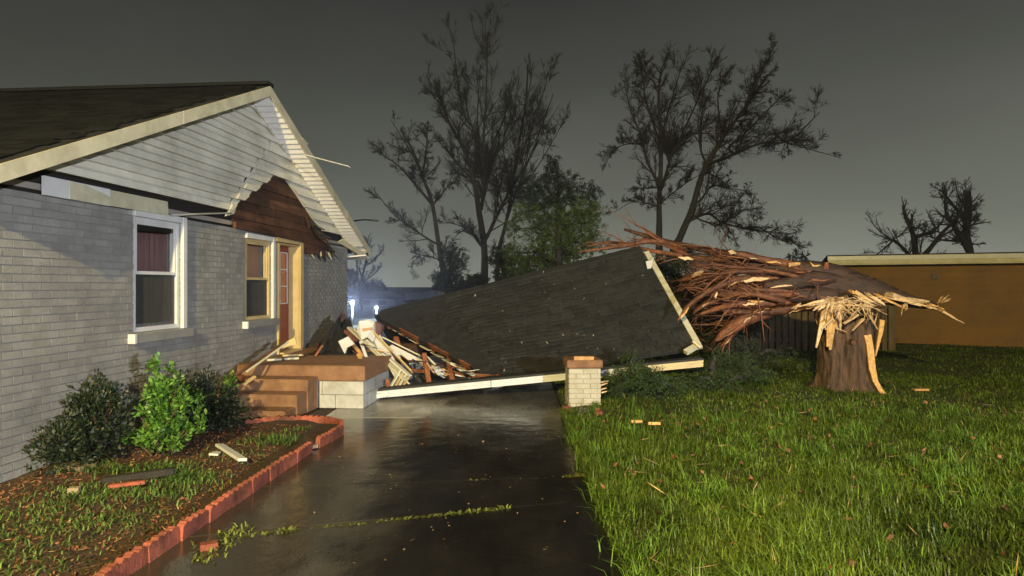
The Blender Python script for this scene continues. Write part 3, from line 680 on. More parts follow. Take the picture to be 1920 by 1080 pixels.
board(at(578, 686, 10.6), at(604, 648, 10.8), .10, .03, "fallen_plank", M_RAFTER, "red brown board propped in front of the black felt heap", "plank", twist=.4)
board(at(612, 655, 11.6), at(644, 590, 12.3), .09, .04, "fallen_plank", M_SHEATH, "dark board sticking up from the felt heap by the wall corner", "plank", twist=.3)

# ------------------------------------------------------------------ brick pier of the lost porch post
pier = thing("brick_pier", "short cream painted brick pier with brown cap beside the driveway", "pier", (1.06, 9.62, 0), R(2))
hw = .235
MB().box((-hw + .014, -hw + .014, 0.0), (hw - .014, hw - .014, .585)).build("core", M_PIERM, pier)
pb_me = unit_mesh("pier_brick", M_PIER)
nc = 8; ch = .575 / nc
for c in range(nc):
    z0 = .006 + c * ch
    for side_ in range(4):
        ang_ = side_ * math.pi / 2; rot = Matrix.Rotation(ang_, 4, "Z")
        cuts = [-hw, -hw + .21, hw - .05] if (c + side_) % 2 else [-hw, -hw + .10, -hw + .31, hw - .05]
        cuts = [-hw] + [-hw + (.212 if (c + side_) % 2 else .105)] + ([-hw + .317] if not (c + side_) % 2 else []) + [hw - .048]
        for a, b in zip(cuts, cuts[1:]):
            dep = rnd.uniform(-.003, .003)
            m4 = rot @ Matrix.LocRotScale(Vector(((a + b) / 2, -hw + .024 + dep, z0 + ch / 2)), Matrix.Rotation(rnd.uniform(-.01, .01), 3, "Y"), Vector((b - a - .009, .048, ch - .009)))
            piece("brick", pb_me, pier, m4)
MB().box((-.265, -.265, .588), (.265, .265, .715)).build("cap", M_PORCH, pier, bevel=.02)
board(Vector((.905, 9.40, .74)), Vector((1.20, 9.42, .735)), .08, .055, "wood_block", M_RAW, "fresh split wooden block lying on the brick pier cap", "wood block")
for i in range(5):
    p = Vector((1.30, 9.60 + rnd.uniform(-.1, .1), .20 + i * .055))
    board(p, p + Vector((rnd.uniform(.06, .15), rnd.uniform(-.04, .05), rnd.uniform(-.03, .04))), .05, .03, "wood_splinter", M_SPLINT, ("lowest", "second lowest", "middle", "second highest", "highest")[i] + " pale splinter sticking out right of the brick pier", "splinter", group="splinters beside the pier", taper=.3)
# broken stone slab and red rubble at the pier foot
solo(MB().prism([at(1083, 787, 8.75), at(1112, 788, 8.72), at(1112, 772, 9.1), at(1086, 770, 9.1)], (0, .0, .05)), "stone_slab", pm("grey_stone", (0.12, 0.12, 0.13), .3, 8, .8, 0, bump=.5), "flat grey stone lying at the foot of the brick pier", "stone", bevel=.01)
for i, (px, py, lab) in enumerate(((1120, 775, "orange brick chunk right of the flat grey stone"), (1062, 772, "red brick chunk at the left foot of the pier"), (1124, 783, "small brick chunk in the grass before the pier"))):
    c_ = at(px, py, 2160 / (py - HOR)); c_.z = .05; mb = MB().box((-.055, -.04, -.035), (.06, .045, .035))
    a_ = rnd.uniform(0, 3); mb.v = [c_ + Matrix.Rotation(a_, 3, "Z") @ (v * rnd.uniform(.85, 1.15)) for v in mb.v]
    solo(mb, "brick_chunk", M_EDGE, lab, "brick", bevel=.008)

# ------------------------------------------------------------------ collapsed porch roof
A, B, C, D = at(702, 590, 13.0), at(1202, 466, 12.9), at(1306, 655, 10.95), at(790, 727, 10.75)
def Q(s, t):
    p = A * ((1 - s) * (1 - t)) + B * (s * (1 - t)) + C * (s * t) + D * ((1 - s) * t)
    sag = 0.09 * math.sin(math.pi * s) * math.sin(math.pi * min(1, t * .9)) + .03 * math.sin(s * 9 + t * 2) * math.sin(math.pi * t)
    return p - Vector((0, -.5, 1)) * sag * .55
croof = thing("collapsed_porch_roof", "collapsed black shingled porch roof lying across the wet driveway", "roof", (A + B + C + D) / 4 * 1.0 - Vector((0, 0, (A + B + C + D).z / 4)))
s_edge = lambda t: 0.015 + 0.26 * max(0, t - .08) ** 1.05         # torn left edge
felt_edge = lambda t: s_edge(t) + max(0.0, 0.245 - .20 * t)          # bare felt strip next to it
NRM = (B - A).cross(D - A).normalized()
if NRM.y > 0: NRM = -NRM
deck = MB(); nS, nT = 30, 16
g = [[Q(s_edge(j / nT) + (1 - s_edge(j / nT)) * i / nS, j / nT) for i in range(nS + 1)] for j in range(nT + 1)]
vs_ = [p for row in g for p in row]; N = len(vs_); W = nS + 1
fs = [(j * W + i, j * W + i + 1, (j + 1) * W + i + 1, (j + 1) * W + i) for j in range(nT) for i in range(nS)]
back = [p - NRM * .03 for p in vs_]
rim = list(range(W)) + [j * W + nS for j in range(1, nT + 1)] + [nT * W + i for i in range(nS - 1, -1, -1)] + [j * W for j in range(nT - 1, 0, -1)]
deck.add(vs_ + back, fs + [tuple(N + k for k in f[::-1]) for f in fs] + [(a_, b_, N + b_, N + a_) for a_, b_ in zip(rim, rim[1:] + rim[:1])])
deck.build("deck", M_FELT, croof, True)
csh_me = unit_mesh("roof_shingle", M_SHINGLE)
tiles = []
LT, LS = 2.72, 5.75
nrow = 25; 
for j in range(nrow):
    t = (j + .5) / nrow; off = rnd.uniform(0, .06); s = felt_edge(t) + rnd.uniform(-.012, .02)
    while s < .985:
        w_ = rnd.choice((.036, .044, .052)) if j < nrow else .058
        e = min(s + w_, .998); tiles.append((s, e, t)); s = e
tiles.sort(key=lambda q: -(q[1] - q[0]) / Q((q[0] + q[1]) / 2, q[2]).y)
rest = MB(); inv = PM[croof.name].inverted()
for i, (s0, s1, t) in enumerate(tiles):
    h = .5 / nrow
    a_, b_ = Q(s0, t), Q(s1, t); up_, dn_ = Q((s0 + s1) / 2, max(0, t - h * 1.15)), Q((s0 + s1) / 2, min(1, t + h * 1.1))
    x_ = (b_ - a_); y_ = (dn_ - up_); n_ = x_.cross(y_).normalized()
    if n_.dot(NRM) < 0: n_ = -n_
    lift = rnd.choice((.008, .012, .024, .034, .016))
    y2 = y_ + n_ * (.010 + lift * .6); cen = (a_ + b_) / 2 + n_ * (.010 + lift * .5)
    w_ = x_.length; x2 = x_.normalized() * (w_ - rnd.uniform(.004, .014)); n2 = x2.cross(y2).normalized()
    if n2.dot(NRM) < 0: n2 = -n2
    m4 = inv @ mat_axes(cen, x2, y2 * rnd.uniform(.97, 1.03), n2 * .017)
    if i < 300: piece("shingle", csh_me, croof, m4)
    else: rest.add([m4 @ Vector(v) for v in ((-.5,-.5,.5),(.5,-.5,.5),(.5,.5,.5),(-.5,.5,.5),(-.5,.5,-.5),(.5,.5,-.5))], [(0, 1, 2, 3), (3, 2, 5, 4)])
rest.build("shingles", M_SHINGLEI, croof, kind="stuff")
# ridge caps along the top
for i in range(18):
    s0, s1 = .02 + i * .054, .02 + (i + 1) * .054 + .008
    MB().bar(Q(s0, 0) + Vector((0, .02, .012)), Q(min(1, s1), 0) + Vector((0, .02, .018)), .24, .014, up=(0, -.35, .9)).build("ridge_shingle", M_SHINGLE, croof, True)
# far slope going down behind, and the gable end wall under it
A2, B2 = A + Vector((.2, 2.0, -1.15)), B + Vector((.5, 2.2, -1.35))
MB().prism([A, B, B2, A2], (0, 0, -.04)).build("far_slope", M_SHINGLE, croof, True)
MB().prism([B - Vector((.02, -.03, .1)), C - Vector((.05, -.12, .06)), Vector((C.x + .1, C.y + 1.4, .15)), B2 - Vector((0, 0, .06))], (-.03, 0, 0)).build("gable_end", M_DARKWOOD, croof, True)
# cream rake trim on the right edge, with the bent white scrap at its top and the broken return below
TR = Vector((.05, -.03, .02))
MB().bar(Q(1, .055) + TR, Q(1, 1.0) + TR, .10, .05, up=NRM).build("rake_trim", M_TRIMC, croof, True)
MB().prism([at(1211, 490, 12.5), at(1222, 488, 12.45), at(1226, 482, 12.45), at(1221, 503, 12.4), at(1214, 504, 12.4)], (0, .05, 0)).build("bent_flashing", M_TRIMW, croof, True)
MB().bar(at(1310, 646, 10.85), at(1285, 661, 10.75), .09, .07, twist=.4).build("broken_return", M_TRIMC, croof, True)
MB().bar(at(1298, 640, 10.8), at(1312, 652, 10.78), .10, .03, twist=.2).build("broken_return", M_CREAMF, croof, True)
# eave beam fallen in front: white fascia with grooves over a dark drip edge
E0, E1 = at(704, 748, 10.05), at(1318, 681, 10.35)
E0.z = max(E0.z, .09)
mid = lambda k: E0 + (E1 - E0) * k
for k0, k1, m_ in ((0.0, .345, M_TRIMW), (.347, .66, M_TRIMW), (.662, .80, M_TRIMW), (.802, 1.0, M_CREAMF)):
    for g_, (oz, hh, oy) in enumerate(((.038, .026, -.012), (.010, .024, .010), (-.016, .024, -.006), (-.043, .026, .008))):
        w_ = .030
        MB().bar(mid(k0) + Vector((0, oy, oz)), mid(k1) + Vector((0, oy, oz)), w_, hh).build("fascia_strip", m_, croof, True)
MB().bar(mid(0) + Vector((0, .12, .07)), mid(1) + Vector((0, .12, .07)), .24, .03).build("eave_deck", M_FELT, croof, True)
MB().bar(mid(-.03) + Vector((0, -.02, -.045)), mid(.04) + Vector((0, -.03, .0)), .03, .055, taper=1.3).build("fascia_tip", M_TRIMW, croof, True)
MB().bar(at(706, 741, 10.12), at(818, 728, 10.22), .05, .085).build("red_sill_board", M_RAFTER, croof, True)
# rafters and posts showing in the torn left side
for p0, p1, w_ in (((795, 664, 10.9), (806, 729, 10.4), .075), ((840, 684, 10.9), (851, 724, 10.45), .07), ((742, 634, 11.6), (750, 664, 11.3), .09), ((884, 700, 10.8), (893, 718, 10.5), .08), ((932, 704, 10.7), (938, 716, 10.5), .06), ((726, 712, 10.3), (729, 738, 10.2), .05)):
    MB().bar(at(*p0), at(*p1), w_, w_ * .9).build("rafter", M_RAFTER, croof, True)
MB().bar(at(770, 694, 11.0), at(930, 706, 10.9), .06, .06).build("rafter", M_RAFTER, croof, True)
for k in range(7):
    s_ = Q(s_edge(.12 + k * .13), .12 + k * .13) - NRM * .14
    MB().bar(s_, s_ + (Q(s_edge(.12 + k * .13) + .3, .12 + k * .13) - s_) * .8 - NRM * .12, .05, .10, up=NRM).build("rafter", M_RAFTER, croof, True)
e_ = [Q(s_edge(k / 12), k / 12) for k in range(13)]
for k in range(12):
    MB().bar(e_[k] - NRM * .05, e_[k + 1] - NRM * .05, .03, .10, up=NRM).build("edge_board", M_RAFTER if k in (3, 4, 6, 7, 9) else M_DARKWOOD, croof, True)
# soffit ceiling sagging below the torn edge
for k in range(9):
    a0, a1 = Q(s_edge(.10 + k * .095), .10 + k * .095), Q(s_edge(.17 + k * .095), .17 + k * .095)
    dr = Vector((.05, .25, -.16 - .012 * k))
    MB().prism([a0 + dr, a1 + dr, a1 + dr + Vector((.75, .55, -.16)), a0 + dr + Vector((.75, .55, -.16))], (0, 0, -.02)).build("soffit_panel", M_SIDING if k % 3 else M_SOFFIT, croof, True)
# loose boards and panels piled against the roof's torn end
DEB = [
 ((655, 614, 11.3), (762, 712, 10.35), .11, .03, M_TRIMC, "long cream board, lowest of the fan leaning on the torn roof"),
 ((668, 618, 11.3), (768, 704, 10.4), .12, .025, M_SIDING, "long cream board in the middle of the fan by the torn roof"),
 ((684, 606, 11.2), (772, 697, 10.45), .10, .025, M_CREAMF, "yellowish board near the top of the fan by the torn roof"),
 ((700, 622, 11.15), (748, 705, 10.5), .15, .02, M_TRIMW, "wide white strip curving down over the board fan"),
 ((648, 620, 11.2), (668, 640, 11.1), .08, .05, M_RAFTER, "red brown timber end at the upper left of the fan"),
 ((662, 646, 10.9), (692, 682, 10.5), .06, .03, M_RAW, "short raw stick below the square white scrap"),
 ((676, 640, 10.8), (691, 681, 10.45), .05, .02, M_TRIMW, "narrow white strip hanging over the porch corner"),
 ((672, 664, 10.4), (680, 684, 10.2), .07, .03, M_RAW, "small orange wood block at the porch slab corner"),
 ((704, 655, 10.9), (770, 722, 10.35), .09, .02, M_SIDING, "cream board behind the fan touching the driveway"),
 ((716, 632, 11.3), (790, 668, 11.1), .14, .02, M_SIDING, "weathered soffit strip under the roof's torn edge"),
 ((730, 650, 11.2), (838, 705, 10.9), .16, .02, M_SOFFIT, "long pale soffit strip lying deep under the roof"),
 ((800, 668, 11.0), (835, 700, 10.7), .16, .02, M_TRIMW, "bright white triangular panel beside the standing red post"),
 ((855, 703, 10.6), (905, 716, 10.45), .07, .02, M_TRIMW, "white splinter lying across the red brown stub"),
 ((866, 694, 10.75), (890, 704, 10.6), .06, .02, M_TRIMC, "small cream splinter high on the torn eave"),
 ((898, 711, 10.55), (936, 711, 10.5), .06, .02, M_TRIMW, "white strip at the right tip of the torn edge"),
]
for p, q, w_, h_, m_, lab in DEB: board(at(*p), at(*q), w_, h_, "loose_board", m_, lab, "board", twist=rnd.uniform(-.5, .9))
solo(MB().prism([at(673, 602, 11.0), at(690, 599, 11.0), at(703, 603, 11.1), at(706, 622, 11.1), at(699, 641, 10.9), at(688, 632, 10.9), at(678, 637, 10.9), at(669, 621, 11.0)], (.01, .02, 0)), "wall_panel", M_TRIMW, "white panel standing upright at the torn roof corner", "panel")
solo(MB().prism([at(704, 603, 11.0), at(716, 610, 11.1), at(712, 632, 11.1), at(704, 626, 11.0)], (.02, .12, 0)), "wood_chunk", pm("mauve_board", (.16, .09, .085), .2, 6, .8, 0), "dull brown box end behind the white standing panel", "wood chunk")
board(at(680, 619, 10.93), at(698, 615, 10.96), .015, .05, "wood_block", M_RAW, "small orange block stuck on the white standing panel", "wood block", taper=.6)
solo(MB().prism([at(634, 640, 10.6), at(652, 631, 10.65), at(664, 645, 10.6), at(650, 652, 10.55), at(646, 663, 10.55)], (.01, .02, 0)), "white_scrap", M_TRIMW, "square white scrap hanging beside the board fan", "scrap")
MBp = MB()
for k in range(4):
    a_, b_ = at(731 + k * 7, 728 + (k % 2), 10.25), at(750 + k * 6, 694 + k * 3, 10.45)
    solo(MB().bar(a_, b_, .055, .018, twist=.3), "siding_scrap", M_CREAMF if k % 2 else M_SIDING, ("leftmost", "second from left", "third from left", "rightmost")[k] + " short cream siding piece in the bundle above the white eave", "scrap", group="bundle of short siding pieces")
board(at(752, 712, 10.5), at(772, 735, 10.3), .10, .02, "siding_scrap", M_SIDING, "grey green scrap leaning right of the siding bundle", "scrap")
board(at(739, 738, 10.2), at(780, 731, 10.3), .06, .02, "siding_scrap", M_DARKWOOD, "dark scrap lying flat beneath the siding bundle", "scrap")

_r = random.Random(12)
for k in range(34):      # small broken laths through the pile
    f = _r.random(); c_ = at(690 + 230 * f + _r.uniform(-22, 22), 655 + 62 * f + _r.uniform(-18, 16), 10.75 - .3 * f + _r.uniform(-.15, .15)); a_ = _r.uniform(-.9, .5); L = _r.uniform(.08, .32)
    e_ = Vector((math.cos(a_) * L, _r.uniform(-.12, .12), math.sin(a_) * L)); c_.z = max(c_.z, .2)
    solo(MB().bar(c_ - e_ / 2, c_ + e_ / 2, _r.uniform(.02, .055), _r.uniform(.01, .02), taper=_r.uniform(.1, .5), twist=_r.uniform(0, 1.5)), "broken_lath", _r.choice((M_SIDING, M_RAFTER, M_TRIMW, M_DARKWOOD, M_SHEATH, M_RAW)), "small broken lath lying in the heap under the torn roof edge", "lath", group="small laths in the debris heap")
# ------------------------------------------------------------------ garden edging
def edging_piece(p, q, idx):
    p, q = Vector((*p, 0)), Vector((*q, 0)); L = (q - p).length; d = (q - p).normalized(); nrm = Vector((-d.y, d.x, 0))
    n = max(3, round(L / .085)); mb = MB(); prof = []
    zb, zt = -.04, .102
    for i in range(n):
        for k in range(6):
            a = k / 6; prof.append(((i + a) * L / n, zt + .022 * abs(math.sin(math.pi * a)) + rnd.uniform(-.006, .005)))
    prof.append((L, zt))
    m = len(prof); V = []
    for sgn in (-.032, .032):
        V += [p + d * x + nrm * sgn + Vector((0, 0, zb)) for x, z_ in prof]; V += [p + d * x + nrm * sgn * .8 + Vector((0, 0, z_)) for x, z_ in prof]
    F = []
    for i in range(m - 1):
        F += [(i, i + 1, m + i + 1, m + i), (2 * m + i + 1, 2 * m + i, 3 * m + i, 3 * m + i + 1), (m + i, m + i + 1, 3 * m + i + 1, 3 * m + i)]
    F += [(0, m, 3 * m, 2 * m), (m - 1, 3 * m - 1, 4 * m - 1, 2 * m - 1)]
    mb.add(V, F)
    c_ = (p + q) / 2
    ax = Matrix.Rotation(rnd.uniform(-.05, .05), 3, "Z") @ Matrix.Rotation(rnd.uniform(-.13, .10), 3, d)
    mb.v = [c_ + ax @ (v - c_) for v in mb.v]
    return mb
pts = []
for (xa, ya), (xb, yb) in zip(EDGE, EDGE[1:]):
    L = math.hypot(xb - xa, yb - ya); n = max(1, round(L / .40))
    for k in range(n): pts.append((xa + (xb - xa) * k / n, ya + (yb - ya) * k / n))
pts.append(EDGE[-1])
for i, (p, q) in enumerate(zip(pts, pts[1:])):
    if i == 6: q = (q[0] + (p[0] - q[0]) * .35, q[1] + (p[1] - q[1]) * .35)
    g = .012; L = math.hypot(q[0] - p[0], q[1] - p[1]); q = (q[0] + (p[0] - q[0]) * g / L, q[1] + (p[1] - q[1]) * g / L)
    y = (p[1] + q[1]) / 2
    if y < 3.2: continue
    ORD = ("first", "second", "third", "fourth", "fifth", "sixth", "seventh", "eighth", "ninth", "tenth", "eleventh", "twelfth", "thirteenth", "fourteenth", "fifteenth", "sixteenth")
    if i < 6: lab = "red scalloped edging block, %s from the steps in the rounded bed end" % ORD[i]
    else: lab = "red scalloped edging block, %s from the stone gap in the straight row" % ORD[i - 6]
    gr = "scalloped edging blocks round the planting bed"
    solo(edging_piece(p, q, i), "edging_block", M_EDGE, lab, "edging", group=gr)

# ------------------------------------------------------------------ bushes by the wall
def bush(name, label, base, blobs, n, leaf, mat, stem_mat, seed, up=.4, group=None):
    global rng
    rng = np.random.default_rng(seed)
    t = thing(name, label, "bush", base, 0, group)
    C, Dn = [], []
    tot = sum(b[3] * b[4] * b[5] for b in blobs)
    for (x, y, z, rx, ry, rz) in blobs:
        m = int(n * rx * ry * rz / tot)
        u = rand_unit(m); r_ = rng.random(m) ** .45 * (1 + .28 * np.sin(u[:, 0] * 7 + seed) * np.cos(u[:, 2] * 6 + seed))
        C.append(np.array([x, y, z]) + u * r_[:, None] * np.array([rx, ry, rz])); Dn.append(u)
    C = np.concatenate(C); Dn = np.concatenate(Dn) + rng.normal(size=(len(C), 3)) * .5; Dn[:, 2] += up
    ok = C[:, 2] > .03; C, Dn = C[ok], Dn[ok]
    V, F = leaf_arrays(C, Dn, rand_unit(len(C), 1.0), rng.uniform(.6, 1.3, len(C)) * leaf, rng.uniform(.35, .65, len(C)) * leaf)
    V += np.array(base)
    part_np("foliage", V, F, mat, t, "stuff")
    st = MB()
    for i in range(16):
        b_ = blobs[i % len(blobs)]; e = Vector((b_[0] + rnd.uniform(-.6, .6) * b_[3], b_[1] + rnd.uniform(-.6, .6) * b_[4], b_[2] + rnd.uniform(0, .7) * b_[5]))
        s_ = Vector((rnd.uniform(-.06, .06), rnd.uniform(-.06, .06), -.05)); m_ = s_.lerp(e, .5) + Vector((rnd.uniform(-.05, .05), rnd.uniform(-.05, .05), .06))
        st.tube([s_, m_, e], [.014, .009, .004], 5)
    st.v = [v + Vector(base) for v in st.v]
    st.build("stems", stem_mat, t, True)
    return t
B1 = Vector((-3.52, 6.45, .07))
bl = [(0, 0, .26, .20, .20, .20), (.03, .02, .46, .20, .2, .18), (-.02, 0, .66, .17, .17, .15)]
_r = random.Random(4)
for k in range(26):
    a_ = _r.uniform(0, 6.28); zz = _r.uniform(.12, .98); rr_ = (.36 - .18 * max(0, zz - .55) / .45) * _r.uniform(.45, 1.1)
    bl.append((rr_ * math.cos(a_), rr_ * math.sin(a_), zz, _r.uniform(.05, .095), _r.uniform(.05, .095), _r.uniform(.06, .13)))
bush("leafy_bush", "bright green leafy bush growing below the white framed window", B1, bl, 2700, .060, M_BUSH, M_BARK, 21)
bush("shaded_bush", "bush coloured as shaded, left of the bright green bush", Vector((-4.15, 6.35, .07)), [(0, 0, .34, .34, .38, .38), (-.15, .2, .55, .24, .3, .28), (.0, -.4, .24, .28, .34, .26), (.14, .1, .6, .12, .12, .16), (-.3, 0, .62, .12, .12, .16)], 4600, .05, M_BUSH_SHADE, M_BARK, 22)
bush("shaded_bush", "wide bush coloured as shaded, between the bright bush and the steps", Vector((-3.66, 7.55, .07)), [(0, 0, .30, .38, .42, .34), (.2, .15, .22, .28, .32, .22), (-.2, -.1, .46, .30, .34, .26), (.05, -.15, .52, .14, .16, .16), (.26, .2, .42, .10, .12, .14), (-.1, .3, .58, .12, .12, .18)], 7000, .045, M_BUSH_SHADE, M_BARK, 23)
bush("leafy_sprig", "small green sprig lit beside the fallen brown plank", Vector((-3.66, 8.32, .42)), [(0, 0, .14, .10, .10, .13)], 160, .06, M_BUSH, M_BARK, 24)
# things on the bed
board(Vector((-3.10, 6.78, .115)), Vector((-2.60, 6.18, .12)), .085, .03, "white_trim_board", M_TRIMW, "white broken trim board lying on the planting bed", "board", twist=.15)
solo(MB().prism([(-3.04, 6.42, .10), (-2.94, 6.40, .10), (-2.96, 6.50, .10), (-3.03, 6.50, .10)], (0, 0, .02)), "white_scrap", M_TRIMW, "small white scrap beside the white trim board on the bed", "scrap")
board(Vector((-3.55, 5.55, .11)), Vector((-3.05, 5.78, .13)), .07, .06, "rotten_log", M_DARKWOOD, "dark rotten log lying in the front of the bed", "log")
board(Vector((-3.42, 5.42, .10)), Vector((-3.16, 5.52, .11)), .05, .03, "wood_chip", M_EDGE, "reddish wood chip in front of the rotten log", "wood chip")
board(Vector((-4.25, 6.05, .12)), Vector((-3.92, 5.92, .12)), .16, .04, "old_board", pm("old_tan_board", (.20, .15, .10), .3, 8, .8, 0), "old tan board lying against the dark bush", "board")
board(Vector((-3.66, 5.28, .11)), Vector((-3.58, 5.30, .11)), .06, .05, "stone", pm("tan_stone", (.33, .25, .17), .2, 9, .8, 0, bump=.4), "tan stone at the left end of the rotten log", "stone")
board(Vector((-2.30, 7.02, .02)), Vector((-2.16, 7.10, .03)), .07, .04, "stone", pm("tan_stone2", (.42, .30, .19), .2, 9, .8, 0, bump=.4), "tan stone in the gap of the edging row", "stone")
board(Vector((-2.12, 4.35, .02)), Vector((-2.02, 4.40, .02)), .07, .05, "brick_chunk", M_EDGE, "broken red chunk on the driveway beside the near edging", "brick")

_q = [Q(.3 + .68 * rnd.random(), rnd.random()) - NRM * -.05 for _ in range(90)]
rng = np.random.default_rng(8)
V, F = leaf_arrays(np.array([tuple(p) for p in _q]), rand_unit(90), np.tile(np.array(NRM), (90, 1)) + rand_unit(90) * .3, rng.uniform(.02, .07, 90), rng.uniform(.01, .03, 90))
o = part_np("roof_litter", V, F, pm("pale_chip", (.30, .24, .17), .4, 9, .8, 0, island=.6), None, "stuff"); o["label"] = "pale chips and leaf bits strewn on the collapsed shingles"; o["category"] = "litter"
# ------------------------------------------------------------------ grass, weeds, litter
def blades(P, H_, W_, lean):
    """curved grass blades at P: five points, three triangles each"""
    n = len(P); a = rng.uniform(0, 2 * np.pi, n); d = np.stack([np.cos(a), np.sin(a), np.zeros(n)], 1); s = np.stack([-np.sin(a), np.cos(a), np.zeros(n)], 1)
    H_ = H_[:, None]; W_ = W_[:, None]; lean = lean[:, None]; up = np.array([0, 0, 1.0])
    m = P + up * H_ * .55 + d * H_ * lean * .35; t = P + up * H_ * (1 - .35 * lean) + d * H_ * lean * 1.0
    V = np.stack([P - s * W_ * .5, P + s * W_ * .5, m - s * W_ * .4, m + s * W_ * .4, t], 1).reshape(-1, 3)
    b = np.arange(n)[:, None] * 5
    F = np.concatenate([b + np.array([0, 1, 3]), b + np.array([0, 3, 2]), b + np.array([2, 3, 4])], 0)
    return V, F
rng = np.random.default_rng(5)
Ps, Hs, Ws = [], [], []
def patch(x0, x1, y0, y1, dens, h, w, clump=.6):
    n = int((x1 - x0) * (y1 - y0) * dens); x = rng.uniform(x0, x1, n); y = rng.uniform(y0, y1, n)
    f = .5 + .5 * hnoise(x * 1.1, y * 1.1, 1.6); f2 = .5 + .5 * hnoise(x + 9, y - 4, .7)
    keep = rng.random(n) < (1 - clump) + clump * (f * .7 + f2 * .3) * 1.3
    keep &= np.hypot(x - 5.74, y - 10.95) > .45
    x, y, f, f2 = x[keep], y[keep], f[keep], f2[keep]
    hh = h * rng.uniform(.35, 1.2, len(x)) * (.30 + 1.05 * f * f2 + .35 * f)
    Ps.append(np.stack([x, y, lawn_z(x, y) - .005], 1)); Hs.append(hh); Ws.append(w * rng.uniform(.6, 1.3, len(x)))
patch(DR_R + .02, 2.6, 2.4, 5.5, 4600, .16, .008, .8)
patch(2.6, 5.8, 2.6, 5.8, 3200, .155, .009, .8)
patch(DR_R + .02, 6.5, 5.5, 8.5, 2300, .125, .010)
patch(DR_R + .05, 10, 8.5, 12.5, 900, .10, .014)
patch(5.8, 9.5, 3.2, 8.5, 1400, .13, .010)
patch(1.5, 14, 12.5, 19, 230, .09, .022)
patch(DR_R - .06, DR_R + .12, 2.2, 9.3, 5200, .12, .008, .3)
P_ = np.concatenate(Ps); H_ = np.concatenate(Hs); W_ = np.concatenate(Ws)
V, F = blades(P_, H_, W_, rng.uniform(.25, 1.0, len(P_)))
o = part_np("grass", V, F, M_GRASS, None, "stuff"); o["label"] = "long wet green grass covering the lawn beside the driveway"; o["category"] = "grass"
# tall tufts
Ps, Hs, Ws = [], [], []
for _ in range(260):
    cx, cy = rng.uniform(DR_R + .1, 6.2), rng.uniform(2.6, 9.0); n = rng.integers(14, 34); a = rng.normal(size=(n, 2)) * .05
    x, y = cx + a[:, 0], np.maximum(cy + a[:, 1], 1); Ps.append(np.stack([x, y, lawn_z(x, y) - .005], 1)); Hs.append(rng.uniform(.10, .23, n)); Ws.append(rng.uniform(.006, .011, n))
for _ in range(40):
    cy = rng.uniform(3.0, 8.5); cx = DR_R + rng.uniform(-.03, .10); n = 24; a = rng.normal(size=(n, 2)) * .06
    x, y = cx + a[:, 0], cy + a[:, 1]; Ps.append(np.stack([x, y, np.full(n, .0)], 1)); Hs.append(rng.uniform(.08, .20, n)); Ws.append(rng.uniform(.006, .012, n))
P_ = np.concatenate(Ps); V, F = blades(P_, np.concatenate(Hs), np.concatenate(Ws), rng.uniform(.4, 1.25, len(P_)))
o = part_np("grass_tufts", V, F, pm("tuft_blade", (0.13, 0.235, 0.030), .3, 1.5, .45, .1, island=.45, transl=.3), None, "stuff"); o["label"] = "taller bright grass tufts standing out of the lawn"; o["category"] = "grass"
def litter(name, label, n, xr, yr, zf, size, mat, aspect=.5, tilt=.5):
    x = rng.uniform(*xr, n); y = rng.uniform(*yr, n); z = zf(x, y)
    D_ = rand_unit(n); D_[:, 2] *= tilt; N_ = rand_unit(n, 2.5)
    V, F = leaf_arrays(np.stack([x, y, z], 1), D_, N_, rng.uniform(.5, 1.4, n) * size, rng.uniform(.5, 1.4, n) * size * aspect)
    o = part_np(name, V, F, mat, None, "stuff"); o["label"] = label; o["category"] = "litter"
litter("fallen_leaves", "brown fallen leaves scattered over the grass", 420, (DR_R, 7), (3.0, 9.5), lambda x, y: lawn_z(x, y) + rng.uniform(.03, .12, len(x)), .05, M_LEAFL, .7)
litter("lawn_twigs", "thin twigs and straw strewn over the lawn by the storm", 900, (DR_R, 8), (3.0, 11), lambda x, y: lawn_z(x, y) + rng.uniform(.03, .10, len(x)), .16, M_STRAW, .045)
litter("bed_litter", "reddish mulch bits and leaves covering the planting bed", 7000, (-4.4, -2.45), (2.0, 8.0), lambda x, y: bed_z(x, y) + .008, .035, M_LEAFL, .45, .25)
litter("straw_litter", "pale dry stems strewn over the planting bed", 2600, (-4.4, -2.45), (2.0, 7.6), lambda x, y: bed_z(x, y) + .014, .06, M_STRAW, .10, .3)
# weeds in the bed, in patches; in the slab joints; at the driveway foot
Ps, Hs, Ws = [], [], []
for (cx, cy, rx, ry, n, h) in ((-2.62, 7.15, .28, .22, 520, .09), (-2.95, 5.75, .28, .18, 800, .07), (-3.45, 5.25, .35, .25, 800, .06), (-3.0, 4.7, .5, .3, 700, .05), (-3.3, 4.0, .6, .4, 1000, .06), (-2.9, 5.35, .3, .2, 500, .07), (-3.3, 6.0, .3, .15, 400, .09), (-3.6, 4.7, .4, .4, 600, .06), (-2.85, 6.5, .3, .2, 200, .06), (-2.55, 7.7, .12, .1, 120, .06), (-3.4, 3.0, .6, .6, 900, .06), (-3.75, 5.9, .25, .15, 260, .10)):
    n = int(n * .62); a = rng.normal(size=(n, 2)) * .6; x, y = cx + a[:, 0] * rx, cy + a[:, 1] * ry; k = x < -2.42; x, y = x[k], y[k]
    Ps.append(np.stack([x, y, bed_z(x, y)], 1)); Hs.append(rng.uniform(.4, 1.2, len(x)) * h); Ws.append(rng.uniform(.007, .014, len(x)))
P_ = np.concatenate(Ps); V, F = blades(P_, np.concatenate(Hs), np.concatenate(Ws), rng.uniform(.6, 1.5, len(P_)))
o = part_np("weeds", V, F, M_WEED, None, "stuff"); o["label"] = "low green weeds growing in patches on the planting bed"; o["category"] = "weeds"
Ps = []; Hs = []
